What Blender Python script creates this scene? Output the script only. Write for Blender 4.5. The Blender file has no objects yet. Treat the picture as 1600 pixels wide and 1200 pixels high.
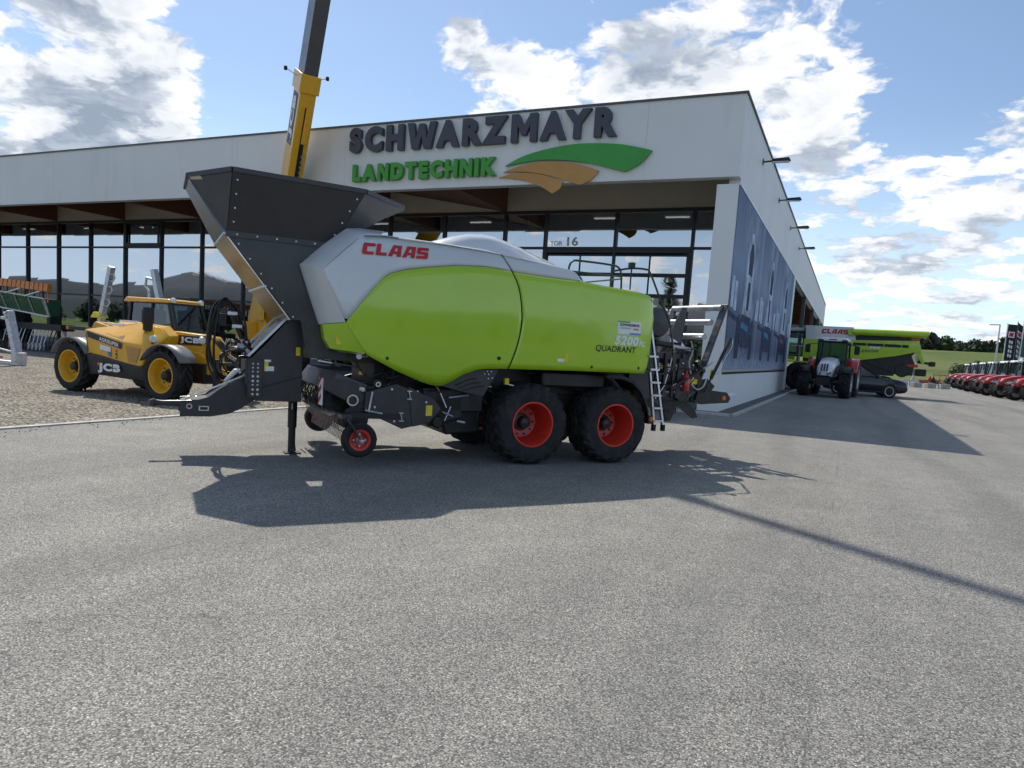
import bpy, bmesh, math, random
from mathutils import Vector, Matrix, noise
import numpy as np
random.seed(7)
SC = bpy.context.scene
COL = SC.collection
R_ = math.radians

# ------------------------------------------------------------------ camera
def _cam():
    P = np.array([797., 655.]); f = 1119.
    v1 = np.array([1326 - P[0], 575 - P[1], f]); v2 = np.array([-1613 - P[0], 383 - P[1], f])
    Y = v1 / np.linalg.norm(v1); X = -v2 / np.linalg.norm(v2)
    X -= Y * (X @ Y); X /= np.linalg.norm(X); Z = np.cross(X, Y)
    M = np.array([X, Y, Z])
    right = M @ np.array([1, 0, 0]); up = M @ np.array([0, -1, 0]); back = -(M @ np.array([0, 0, 1]))
    cd = bpy.data.cameras.new('camera'); cam = bpy.data.objects.new('camera', cd); COL.objects.link(cam)
    cam.matrix_world = Matrix(((right[0], up[0], back[0], 0), (right[1], up[1], back[1], 0), (right[2], up[2], back[2], 1.68), (0, 0, 0, 1)))
    cd.sensor_fit = 'HORIZONTAL'; cd.sensor_width = 36; cd.lens = 36 * f / 1600
    cd.shift_x = (800 - P[0]) / 1600; cd.shift_y = (P[1] - 600) / 1600
    cd.clip_start = 0.1; cd.clip_end = 30000
    SC.camera = cam
_cam()

# ------------------------------------------------------------------ sun and sky
SUN_AZ, SUN_EL = R_(-37.5), R_(50.5)          # direction the light travels
sdir = Vector((math.cos(SUN_EL) * math.cos(SUN_AZ), math.cos(SUN_EL) * math.sin(SUN_AZ), -math.sin(SUN_EL)))
sl = bpy.data.lights.new('sun', 'SUN'); sl.energy = 2.1; sl.angle = R_(0.55); sl.color = (1.0, 0.925, 0.81)
so = bpy.data.objects.new('sun', sl); COL.objects.link(so)
so.rotation_euler = sdir.to_track_quat('-Z', 'Y').to_euler(); so.location = (-40, 30, 60)
SC.view_settings.view_transform = 'Standard'; SC.view_settings.look = 'None'
SC.view_settings.exposure = 1.1; SC.view_settings.gamma = 1

class NT:
    """small helper to write shader node graphs"""
    def __init__(s, tree): s.t = tree; s.n = tree.nodes; s.l = tree.links
    def new(s, kind, **kw):
        nd = s.n.new(kind)
        for k, v in kw.items(): setattr(nd, k, v)
        return nd
    def put(s, sock, v):
        if isinstance(v, bpy.types.NodeSocket): s.l.new(v, sock)
        elif v is not None:
            try: sock.default_value = v
            except Exception: sock.default_value = (*v, 1.0)
    def math(s, op, a, b=None, c=None, clamp=False):
        m = s.new('ShaderNodeMath', operation=op, use_clamp=clamp)
        for i, v in enumerate((a, b, c)):
            if v is not None: s.put(m.inputs[i], v)
        return m.outputs[0]
    def vmath(s, op, a, b=None):
        m = s.new('ShaderNodeVectorMath', operation=op)
        s.put(m.inputs[0], a)
        if b is not None:
            if op == 'SCALE': s.put(m.inputs['Scale'], b)
            else: s.put(m.inputs[1], b)
        return m.outputs['Value'] if op in ('DOT_PRODUCT', 'LENGTH', 'DISTANCE') else m.outputs[0]
    def noise(s, vec, scale, detail=2, rough=.5, dist=0, out=0):
        m = s.new('ShaderNodeTexNoise')
        if vec is not None: s.put(m.inputs['Vector'], vec)
        s.put(m.inputs['Scale'], scale); s.put(m.inputs['Detail'], detail); s.put(m.inputs['Roughness'], rough); s.put(m.inputs['Distortion'], dist)
        return m.outputs[out]
    def voronoi(s, vec, scale, feature='F1', out='Distance'):
        m = s.new('ShaderNodeTexVoronoi', feature=feature)
        if vec is not None: s.put(m.inputs['Vector'], vec)
        s.put(m.inputs['Scale'], scale)
        return m.outputs[out]
    def ramp(s, fac, stops, interp='LINEAR'):
        m = s.new('ShaderNodeValToRGB'); e = m.color_ramp.elements; m.color_ramp.interpolation = interp
        while len(e) < len(stops): e.new(0.5)
        for i, (p, c) in enumerate(stops):
            e[i].position = p; e[i].color = (*c, 1) if len(c) == 3 else c
        s.put(m.inputs[0], fac); return m.outputs[0]
    def mix(s, fac, a, b, blend='MIX'):
        m = s.new('ShaderNodeMix', data_type='RGBA', blend_type=blend)
        s.put(m.inputs[0], fac); s.put(m.inputs[6], a); s.put(m.inputs[7], b); return m.outputs[2]
    def smooth(s, v, lo, hi, a=0., b=1.):
        m = s.new('ShaderNodeMapRange', interpolation_type='SMOOTHSTEP')
        s.put(m.inputs[0], v); s.put(m.inputs[1], lo); s.put(m.inputs[2], hi); s.put(m.inputs[3], a); s.put(m.inputs[4], b); return m.outputs[0]

def pix_dir(px, py):
    """world direction of a sky point given as a place in the photograph"""
    cam = SC.camera; f = 1119.
    d = Vector(((px - 797) / f, -(py - 655) / f, -1)); return (cam.matrix_world.to_3x3() @ d).normalized()

def build_world():
    w = bpy.data.worlds.new('World'); SC.world = w; w.use_nodes = True
    w.node_tree.nodes.clear(); g = NT(w.node_tree)
    sky = g.new('ShaderNodeTexSky', sky_type='NISHITA', sun_disc=False, sun_elevation=SUN_EL, sun_rotation=R_(-52), altitude=500, air_density=1.0, dust_density=.35, ozone_density=1.5)
    co = g.new('ShaderNodeTexCoord').outputs['Generated']
    d = g.vmath('NORMALIZE', co)
    sep = g.new('ShaderNodeSeparateXYZ'); g.l.new(d, sep.inputs[0]); z = sep.outputs[2]
    zz = g.math('ADD', g.math('MAXIMUM', z, 0.0), 0.22)
    inv = g.math('DIVIDE', 1.0, zz)
    p = g.vmath('SCALE', d, inv)
    warp = g.noise(p, 4.5, 4, .6, 0, 1)
    p2 = g.vmath('ADD', p, g.vmath('SCALE', g.vmath('SUBTRACT', warp, (.5, .5, .5)), 0.16))
    big = g.noise(p2, 2.3, 2, .5)
    mid = g.noise(p2, 6.0, 6, .56)
    # cumulus banks where the photograph has them, blue gaps where it has none (directions in the sky)
    bias = None
    for (px, py, rad, wgt) in ((100, 90, .20, .30), (230, 130, .12, .22), (60, 215, .10, .22), (770, 110, .10, .36), (700, 50, .05, .3), (930, 90, .11, .30), (1060, 120, .10, .28), (1230, 130, .13, .36), (1310, 240, .11, .30), (1240, 210, .10, .28),
                               (1560, 240, .12, .34), (1340, 340, .13, .26), (1500, 350, .15, .22), (1400, 430, .14, .22), (1560, 420, .12, .2), (1450, 480, .10, .18),
                               (480, 80, .17, -.34), (1450, 90, .14, -.34), (1560, 60, .14, -.3), (620, 40, .07, -.2), (1430, 200, .05, -.22), (380, 200, .10, -.25), (860, 10, .08, -.2)):
        dv = pix_dir(px, py)
        dist = g.vmath('DISTANCE', d, tuple(dv))
        b = g.smooth(dist, rad * 1.15, rad * .2, 0., wgt * (.22 if px > 1150 else .55))
        bias = b if bias is None else g.math('ADD', bias, b)
    cov = g.math('ADD', g.math('MULTIPLY', big, .55), g.math('MULTIPLY', mid, .75))
    fine = g.noise(p2, 22., 4, .6)
    cov = g.math('ADD', cov, g.math('MULTIPLY', g.math('SUBTRACT', fine, .5), .16))
    cov = g.math('ADD', cov, bias)
    dens = g.smooth(cov, .688, .785)
    # shading: compare with the density a little towards the sun, and darken the thick undersides
    toward = (-sdir * .09)
    up = g.vmath('ADD', p2, tuple(toward * .6 + Vector((0, 0, .07))))
    mid2 = g.noise(up, 6.0, 5, .56); big2 = g.noise(up, 2.3, 2, .5)
    cov2 = g.math('ADD', g.math('ADD', g.math('MULTIPLY', big2, .55), g.math('MULTIPLY', mid2, .75)), bias)
    shade = g.smooth(g.math('SUBTRACT', cov2, cov), -.10, .12)
    thick = g.smooth(cov, .76, .98)
    shade2 = g.math('ADD', g.math('MULTIPLY', shade, .70), g.math('MULTIPLY', thick, .46), clamp=True)
    ccol = g.ramp(shade2, ((0.0, (1.0, 1.0, 1.0)), (.4, (.80, .83, .88)), (.75, (.44, .50, .59)), (1.0, (.30, .36, .46))))
    ccol = g.vmath('SCALE', ccol, 0.52)
    skyc = g.vmath('SCALE', sky.outputs[0], 0.063)
    # thin veil, thicker towards the sun and the horizon
    veil = g.math('ADD', g.smooth(g.vmath('DOT_PRODUCT', d, tuple(-sdir)), .35, 1.0, 0., .10), 0., clamp=True)
    veil = g.math('MULTIPLY', veil, g.noise(p2, 2.0, 3, .5), clamp=True)
    veil = g.math('ADD', veil, g.smooth(z, .30, .0, 0., .80), clamp=True)
    skyc = g.mix(g.math('ADD', veil, .02), skyc, (.40, .50, .64))
    low = g.smooth(z, .0, .05)
    out = g.mix(g.math('MULTIPLY', dens, g.math('ADD', g.math('MULTIPLY', low, .4), .58)), skyc, ccol)
    bg = g.new('ShaderNodeBackground'); g.put(bg.inputs[0], out); bg.inputs[1].default_value = 1.0
    ow = g.new('ShaderNodeOutputWorld'); g.l.new(bg.outputs[0], ow.inputs[0])
    w.cycles.sampling_method = 'MANUAL'; w.cycles.sample_map_resolution = 1024
build_world()
SC.cycles.use_denoising = True
SC.cycles.max_bounces = 5; SC.cycles.diffuse_bounces = 2; SC.cycles.glossy_bounces = 3; SC.cycles.transparent_max_bounces = 8

# ------------------------------------------------------------------ materials
MATS = {}
def mat(name, col, rough=.5, metal=0., coat=0., var=.12, vs=6., bump=0., bs=60., spec=.5, emit=0., dirt=0.):
    if name in MATS: return MATS[name]
    m = bpy.data.materials.new(name); m.use_nodes = True; g = NT(m.node_tree)
    b = g.n['Principled BSDF']
    co = g.new('ShaderNodeTexCoord').outputs['Object']
    c = col
    if var > 0:
        nz = g.noise(co, vs, 5, .6)
        c = g.mix(g.smooth(nz, .3, .7), tuple(x * (1 - var) for x in col), tuple(min(1, x * (1 + var)) for x in col))
    if dirt > 0:
        nd = g.noise(co, 3.5, 6, .65)
        c = g.mix(g.smooth(nd, .48, .75, 0., dirt), c, (.22, .19, .15))
    g.put(b.inputs['Base Color'], c)
    rn = g.noise(co, vs * 2.3, 4, .6)
    g.put(b.inputs['Roughness'], g.smooth(rn, .2, .8, max(.02, rough - .06), min(1, rough + .08)))
    b.inputs['Metallic'].default_value = metal
    b.inputs['Specular IOR Level'].default_value = spec
    if coat: b.inputs['Coat Weight'].default_value = coat; b.inputs['Coat Roughness'].default_value = .06
    if emit: b.inputs['Emission Color'].default_value = (*col, 1); b.inputs['Emission Strength'].default_value = emit
    if bump:
        bp = g.new('ShaderNodeBump'); bp.inputs['Strength'].default_value = bump; bp.inputs['Distance'].default_value = .01 if bs > 5 else .05
        g.put(bp.inputs['Height'], g.noise(co, bs, 3 if bs > 5 else 1, .5)); g.l.new(bp.outputs[0], b.inputs['Normal'])
        if coat: g.l.new(bp.outputs[0], b.inputs['Coat Normal'])
    MATS[name] = m; return m

# ------------------------------------------------------------------ mesh helpers
class MB:
    def __init__(s): s.v = []; s.f = []
    def add(s, vs, fs):
        o = len(s.v); s.v += [tuple(v) for v in vs]; s.f += [tuple(i + o for i in f) for f in fs]; return s
    def box(s, x0, x1, y0, y1, z0, z1):
        return s.add([(x0, y0, z0), (x1, y0, z0), (x1, y1, z0), (x0, y1, z0), (x0, y0, z1), (x1, y0, z1), (x1, y1, z1), (x0, y1, z1)],
                     [(0, 3, 2, 1), (4, 5, 6, 7), (0, 1, 5, 4), (1, 2, 6, 5), (2, 3, 7, 6), (3, 0, 4, 7)])
    def bar(s, p0, p1, w, h, up=(0, 0, 1)):
        p0, p1, up = Vector(p0), Vector(p1), Vector(up); d = (p1 - p0).normalized()
        a = d.cross(up)
        if a.length < 1e-4: a = d.cross(Vector((1, 0, 0)))
        a.normalize(); b = a.cross(d); a *= w / 2; b *= h / 2
        return s.add([p0 - a - b, p0 + a - b, p0 + a + b, p0 - a + b, p1 - a - b, p1 + a - b, p1 + a + b, p1 - a + b],
                     [(0, 3, 2, 1), (4, 5, 6, 7), (0, 1, 5, 4), (1, 2, 6, 5), (2, 3, 7, 6), (3, 0, 4, 7)])
    def prism(s, pts, axis, a, b):
        """extrude a 2-D outline along axis; outline is in the other two axes in x,y,z order"""
        def P(u, v, t): return {'x': (t, u, v), 'y': (u, t, v), 'z': (u, v, t)}[axis]
        n = len(pts)
        vs = [P(*p, a) for p in pts] + [P(*p, b) for p in pts]
        fs = [tuple(range(n - 1, -1, -1)), tuple(range(n, 2 * n))] + [(i, (i + 1) % n, n + (i + 1) % n, n + i) for i in range(n)]
        return s.add(vs, fs)
    def hexa(s, lo, hi):
        """loft between two 4-corner (or n-corner) loops of 3-D points"""
        n = len(lo)
        return s.add(list(lo) + list(hi), [tuple(range(n - 1, -1, -1)), tuple(range(n, 2 * n))] + [(i, (i + 1) % n, n + (i + 1) % n, n + i) for i in range(n)])
    def tube(s, path, r, n=8, cap=True):
        path = [Vector(p) for p in path]; k = len(path)
        rs = r if isinstance(r, (list, tuple)) else [r] * k
        t0 = (path[1] - path[0]).normalized(); nrm = t0.orthogonal().normalized(); vs = []
        for i, p in enumerate(path):
            t = (path[min(i + 1, k - 1)] - path[max(i - 1, 0)]).normalized()
            nrm = (nrm - t * nrm.dot(t)); nrm = nrm.normalized() if nrm.length > 1e-5 else t.orthogonal().normalized()
            bi = t.cross(nrm)
            for j in range(n):
                a = 2 * math.pi * j / n; vs.append(p + (nrm * math.cos(a) + bi * math.sin(a)) * rs[i])
        fs = [(i * n + j, i * n + (j + 1) % n, (i + 1) * n + (j + 1) % n, (i + 1) * n + j) for i in range(k - 1) for j in range(n)]
        if cap: fs += [tuple(range(n - 1, -1, -1)), tuple((k - 1) * n + j for j in range(n))]
        return s.add(vs, fs)
    def cyl(s, p0, p1, r, n=16): return s.tube([p0, p1], r if isinstance(r, (list, tuple)) else [r, r], n)
    def lathe(s, prof, c, axis, n=32, close=False):
        """prof: (radius, height along axis)"""
        axis = Vector(axis).normalized(); c = Vector(c); a = axis.orthogonal().normalized(); b = axis.cross(a); vs = []
        for (r, h) in prof:
            for j in range(n):
                t = 2 * math.pi * j / n; vs.append(c + axis * h + (a * math.cos(t) + b * math.sin(t)) * r)
        k = len(prof)
        fs = [(i * n + j, i * n + (j + 1) % n, (i + 1) * n + (j + 1) % n, (i + 1) * n + j) for i in range(k - 1) for j in range(n)]
        if close: fs += [((k - 1) * n + j, (k - 1) * n + (j + 1) % n, (j + 1) % n, j) for j in range(n)]
        return s.add(vs, fs)
    def grid(s, fn, nu, nv):
        vs = [fn(i / nu, j / nv) for i in range(nu + 1) for j in range(nv + 1)]
        return s.add(vs, [(i * (nv + 1) + j, (i + 1) * (nv + 1) + j, (i + 1) * (nv + 1) + j + 1, i * (nv + 1) + j + 1) for i in range(nu) for j in range(nv)])
    def mirror_y(s): 
        s.v = [(x, -y, z) for x, y, z in s.v]; s.f = [tuple(reversed(f)) for f in s.f]; return s
    def obj(s, name, m, parent=None, bevel=0., smooth=35, solid=0., fix=False, **props):
        me = bpy.data.meshes.new(name); me.from_pydata(s.v, [], s.f)
        if fix:
            bm = bmesh.new(); bm.from_mesh(me); bmesh.ops.recalc_face_normals(bm, faces=bm.faces); bm.to_mesh(me); bm.free()
        if smooth:
            me.polygons.foreach_set('use_smooth', [True] * len(me.polygons)); me.set_sharp_from_angle(angle=R_(smooth))
        o = bpy.data.objects.new(name, me); COL.objects.link(o)
        if m is not None: me.materials.append(MATS[m] if isinstance(m, str) else m)
        if parent is not None: o.parent = parent
        if solid:
            md = o.modifiers.new('solid', 'SOLIDIFY'); md.thickness = abs(solid); md.offset = -1 if solid > 0 else 1
        if bevel:
            md = o.modifiers.new('bevel', 'BEVEL'); md.width = bevel; md.segments = 2; md.limit_method = 'ANGLE'; md.angle_limit = R_(40)
        for k, v in props.items(): o[k] = v
        return o

def thing(name, label, cat, loc=(0, 0, 0), rz=0., group=None):
    o = bpy.data.objects.new(name, None); COL.objects.link(o); o.location = loc; o.rotation_euler = (0, 0, rz)
    o['label'] = label; o['category'] = cat
    if group: o['group'] = group
    o.empty_display_size = .3
    return o
def tag(o, label=None, cat=None, group=None, kind=None):
    if label: o['label'] = label
    if cat: o['category'] = cat
    if group: o['group'] = group
    if kind: o['kind'] = kind
    return o
def copy_tree(o, parent=None):
    c = o.copy(); COL.objects.link(c)
    if parent is not None: c.parent = parent
    for ch in list(o.children): copy_tree(ch, c)
    return c

def lerp_pts(pts, x):
    pts = sorted(pts)
    if x <= pts[0][0]: return pts[0][1]
    for (a, b), (c, d) in zip(pts, pts[1:]):
        if x <= c: return b + (d - b) * (x - a) / (c - a) if c > a else d
    return pts[-1][1]

_txt_cache = {}
def text_mesh(s, bold=0., extr=0.):
    """flat outline mesh of a string, normalised to a unit box"""
    key = (s, bold, extr)
    if key in _txt_cache: return _txt_cache[key]
    c = bpy.data.curves.new('t', 'FONT'); c.body = s; c.size = 1; c.offset = bold; c.extrude = extr; c.resolution_u = 4
    c.space_character = 1.0 + bold * 2.2
    o = bpy.data.objects.new('t', c); COL.objects.link(o)
    dg = bpy.context.evaluated_depsgraph_get(); dg.update()
    me = bpy.data.meshes.new_from_object(o.evaluated_get(dg))
    v = np.array([tuple(x.co) for x in me.vertices]); f = [tuple(p.vertices) for p in me.polygons]
    bpy.data.objects.remove(o); bpy.data.curves.remove(c); bpy.data.meshes.remove(me)
    lo, hi = v.min(0), v.max(0); sz = np.maximum(hi - lo, 1e-6)
    v[:, 0] = (v[:, 0] - lo[0]) / sz[0]; v[:, 1] = (v[:, 1] - lo[1]) / sz[1]
    if extr: v[:, 2] = (v[:, 2] - lo[2]) / sz[2]
    _txt_cache[key] = (v, f, sz[0] / sz[1]); return _txt_cache[key]
def text(name, s, m, parent, org, xa, ya, w, h, depth=.004, bold=.03, shear=0., proj=None, extr=False, off=.004):
    """text fitted in a w x h box whose lower left corner is org, on the plane spanned by xa and ya"""
    v, f, asp = text_mesh(s, bold, .1 if extr else 0.)
    if w is None: w = h * asp
    org, xa, ya = Vector(org), Vector(xa).normalized(), Vector(ya).normalized(); nz = xa.cross(ya)
    b = MB(); vs = []
    for a in v:
        x = a[0] * (w - abs(shear) * h) + a[1] * shear * h + (abs(shear) * h if shear < 0 else 0)
        p = org + xa * x + ya * (a[1] * h) + nz * (off + (a[2] * depth if extr else 0))
        if proj: p = proj(p)
        vs.append(p)
    b.add(vs, f)
    return b.obj(name, m, parent, smooth=0)

BLOCK = {
 'C': (1.0, [[(0, .12), (.10, 0), (.95, 0), (.95, .27), (.36, .27), (.36, .73), (1, .73), (1, 1), (.10, 1), (0, .88)]]),
 'L': (.9, [[(0, 0), (1, 0), (1, .27), (.40, .27), (.40, 1), (0, 1)]]),
 'A': (1.08, [[(0, 0), (.33, 0), (.60, 1), (.30, 1)], [(.68, 0), (1, 0), (1, 1), (.68, 1)], [(.60, 1), (.53, .74), (.68, .74), (.68, 1)], [(.389, .22), (.68, .22), (.68, .46), (.454, .46)]]),
 'S': (1.0, [[(0, 0), (.9, 0), (1, .1), (1, .52), (.9, .62), (.34, .62), (.34, .74), (1, .74), (1, 1), (.1, 1), (0, .9), (0, .48), (.1, .39), (.66, .39), (.66, .26), (0, .26)]]),
}
SIGN = {
 'M': (1.08, [(0, 0), (0, 1), (.27, 1), (.5, .55), (.73, 1), (1, 1), (1, 0), (.75, 0), (.75, .60), (.58, .24), (.42, .24), (.25, .60), (.25, 0)]),
 'W': (1.38, [(.17, 0), (0, 1), (.22, 1), (.31, .38), (.41, .95), (.59, .95), (.69, .38), (.78, 1), (1, 1), (.83, 0), (.59, 0), (.5, .50), (.41, 0)]),
 'N': (.84, [(0, 0), (0, 1), (.28, 1), (.71, .46), (.71, 1), (1, 1), (1, 0), (.72, 0), (.29, .54), (.29, 0)]),
}
def block_text(name, s_, m, parent, org, xa, ya, w, h, shear, proj=None, off=.004, gap=.12):
    org, xa, ya = Vector(org), Vector(xa).normalized(), Vector(ya).normalized(); nz = xa.cross(ya)
    tot = sum(BLOCK[c][0] for c in s_) + gap * (len(s_) - 1); unit = (w - shear * h) / tot; x = 0.; b = MB()
    for c in s_:
        for poly in BLOCK[c][1]:
            vs = []
            for (a, t) in poly:
                p = org + xa * (x + a * BLOCK[c][0] * unit + t * h * shear) + ya * (t * h) + nz * off
                vs.append(proj(p) if proj else p)
            b.add(vs, [tuple(range(len(vs)))])
        x += (BLOCK[c][0] + gap) * unit
    return b.obj(name, m, parent, smooth=0)

# ------------------------------------------------------------------ common paints
mat('asph_dark', (.03, .031, .033), .8)
mat('anthracite', (.030, .031, .035), .42, coat=.15, var=.15, dirt=.10)
mat('black_metal', (.012, .012, .013), .45, var=.2, dirt=.08)
mat('black_plastic', (.013, .013, .014), .55, var=.2)
mat('rubber', (.014, .0145, .016), .78, var=.25, vs=9, bump=.25, bs=40, dirt=.16)
mat('hose', (.010, .010, .011), .45)
mat('steel', (.50, .51, .53), .28, metal=1., var=.08)
mat('galv', (.58, .60, .62), .42, metal=.75, var=.18, vs=14)
mat('roller_steel', (.40, .41, .42), .5, metal=.8, var=.2, vs=5)
mat('alu', (.62, .63, .65), .35, metal=.9, var=.06)
mat('claas_green', (.40, .625, .016), .17, coat=.7, var=.03, vs=1.2, dirt=.035, bump=.10, bs=1.6)
mat('claas_white', (.60, .64, .66), .2, coat=.6, var=.03, vs=1.2, bump=.08, bs=1.6, dirt=.03)
mat('red_rim', (.62, .035, .018), .38, coat=.3, var=.08, dirt=.06)
mat('red_paint', (.52, .02, .02), .28, coat=.5, var=.05)
mat('logo_red', (.50, .012, .018), .4, var=0)
mat('jcb_yellow', (.82, .43, .018), .32, coat=.4, var=.05, dirt=.06)
mat('white_paint', (.78, .80, .82), .4, var=.04)
mat('white_print', (.82, .83, .84), .5, var=0)
mat('black_print', (.014, .014, .015), .5, var=0)
mat('sticker_yellow', (.80, .62, .03), .5, var=.1)
mat('orange_lens', (.75, .16, .01), .25, var=.05)
mat('amber', (.85, .38, .02), .3, var=.05)
mat('clear_lens', (.75, .78, .8), .12, var=.05)
def glass_mat(name, tint, refl=.12, trans=.5):
    m = bpy.data.materials.new(name); m.use_nodes = True; g = NT(m.node_tree); g.n.clear()
    tr = g.new('ShaderNodeBsdfTransparent'); tr.inputs[0].default_value = (*[t * trans for t in tint], 1)
    gl = g.new('ShaderNodeBsdfGlossy'); gl.inputs[0].default_value = (.95, .97, 1, 1); gl.inputs[1].default_value = .015
    fr = g.new('ShaderNodeFresnel'); fr.inputs[0].default_value = 1.5
    fac = g.math('ADD', g.math('MULTIPLY', fr.outputs[0], .9), refl, clamp=True)
    mx = g.new('ShaderNodeMixShader'); g.l.new(fac, mx.inputs[0]); g.l.new(tr.outputs[0], mx.inputs[1]); g.l.new(gl.outputs[0], mx.inputs[2])
    o = g.new('ShaderNodeOutputMaterial'); g.l.new(mx.outputs[0], o.inputs[0]); MATS[name] = m; return m
glass_mat('cab_glass', (.55, .72, .70), .04, .62)
glass_mat('facade_glass', (.50, .58, .68), .50, .38)

# ------------------------------------------------------------------ wheels
def wheel(parent, c, R, W, rr, rim_mat, side=1, lugs=22, lug_h=.035, style='chevron', dish=.45, hub=.11, hubmat='black_metal', name='tyre', bolts=8, lug_w=.055, rim_only=False):
    """tyre (with tread) > rim, hub. Axis along y, side=+1: outer face towards +y"""
    x, y, z = c; b = MB(); h = W / 2
    prof = [(rr, -h * .80), (rr + .02, -h * .92), (rr + (R - rr) * .35, -h), (rr + (R - rr) * .7, -h * .97), (R - lug_h - .02, -h * .86), (R - lug_h, -h * .70), (R - lug_h + .006, 0),
            (R - lug_h, h * .70), (R - lug_h - .02, h * .86), (rr + (R - rr) * .7, h * .97), (rr + (R - rr) * .35, h), (rr + .02, h * .92), (rr, h * .80)]
    b.lathe(prof, (x, y, z), (0, 1, 0), 48)
    for i in range(lugs):
        for sgn in (-1, 1):
            a0 = 2 * math.pi * (i + (.5 if sgn > 0 else 0)) / lugs
            ring = []
            steps = 4
            for k in range(steps + 1):
                t = k / steps
                yy = sgn * (h * (-.06 + 1.03 * t)) if style == 'chevron' else sgn * h * (.05 + .93 * t)
                sweep = (.95 * W / R) * (t * .75) if style == 'chevron' else (.16 * math.sin(t * 6.0) + .25 * t)
                aa = a0 - sweep * (1 if style == 'chevron' else sgn)
                edge = max(0, (t - .72) / .28)
                r1 = R - edge * edge * .055; r0 = R - lug_h - .02 - edge * .05
                hw = lug_w * (1.0 if style == 'chevron' else 1.25 - .25 * math.cos(t * 9)) / R / 2
                for (r, da) in ((r0, -hw), (r1, -hw * .8), (r1, hw * .8), (r0, hw)):
                    ring.append((x + r * math.cos(aa + da), y + yy, z + r * math.sin(aa + da)))
            fs = []
            for k in range(steps):
                for q in range(3): fs.append((k * 4 + q, k * 4 + q + 1, k * 4 + 5 + q, k * 4 + 4 + q))
            fs += [(0, 1, 2, 3), (steps * 4 + 3, steps * 4 + 2, steps * 4 + 1, steps * 4)]
            b.add(ring, fs)
    t = b.obj(name, 'rubber', parent, smooth=40)
    rb = MB(); s = side; d = dish * h
    rb.lathe([(rr + .012, s * h * .86), (rr + .012, s * h * .93), (rr - .012, s * h * .93), (rr - .022, s * h * .84), (rr - .035, s * h * .62), (rr * .86, s * h * .50), (rr * .83, s * (h * .5 - d * .35)), (rr * .80, s * (h * .45 - d * .6)),
              (rr * .72, s * (h * .40 - d * .75)), (rr * .5, s * (h * .38 - d * .8)), (rr * .33, s * (h * .38 - d * .8)), (.0, s * (h * .38 - d * .8))], (x, y, z), (0, 1, 0), 40)
    rb.lathe([(rr + .012, -s * h * .86), (rr + .012, -s * h * .92), (rr - .03, -s * h * .90), (rr * .85, -s * h * .5), (rr * .5, -s * h * .4), (0., -s * h * .4)], (x, y, z), (0, 1, 0), 28)
    rim = rb.obj('rim', rim_mat, t, smooth=40, fix=True)
    hb = MB(); yb = y + s * (h * .38 - d * .8)
    hb.lathe([(hub * 1.55, 0), (hub * 1.5, s * .03), (hub, s * .045), (hub * .95, s * .15), (hub * .7, s * .17), (0, s * .175)], (x, yb, z), (0, 1, 0), 20)
    for i in range(bolts):
        a = 2 * math.pi * i / bolts; rb_ = rr * .60
        hb.cyl((x + rb_ * math.cos(a), yb - s * .002, z + rb_ * math.sin(a)), (x + rb_ * math.cos(a), yb + s * .028, z + rb_ * math.sin(a)), .016, 6)
    hb.obj('hub', hubmat, t, smooth=40, fix=True)
    return t
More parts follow.
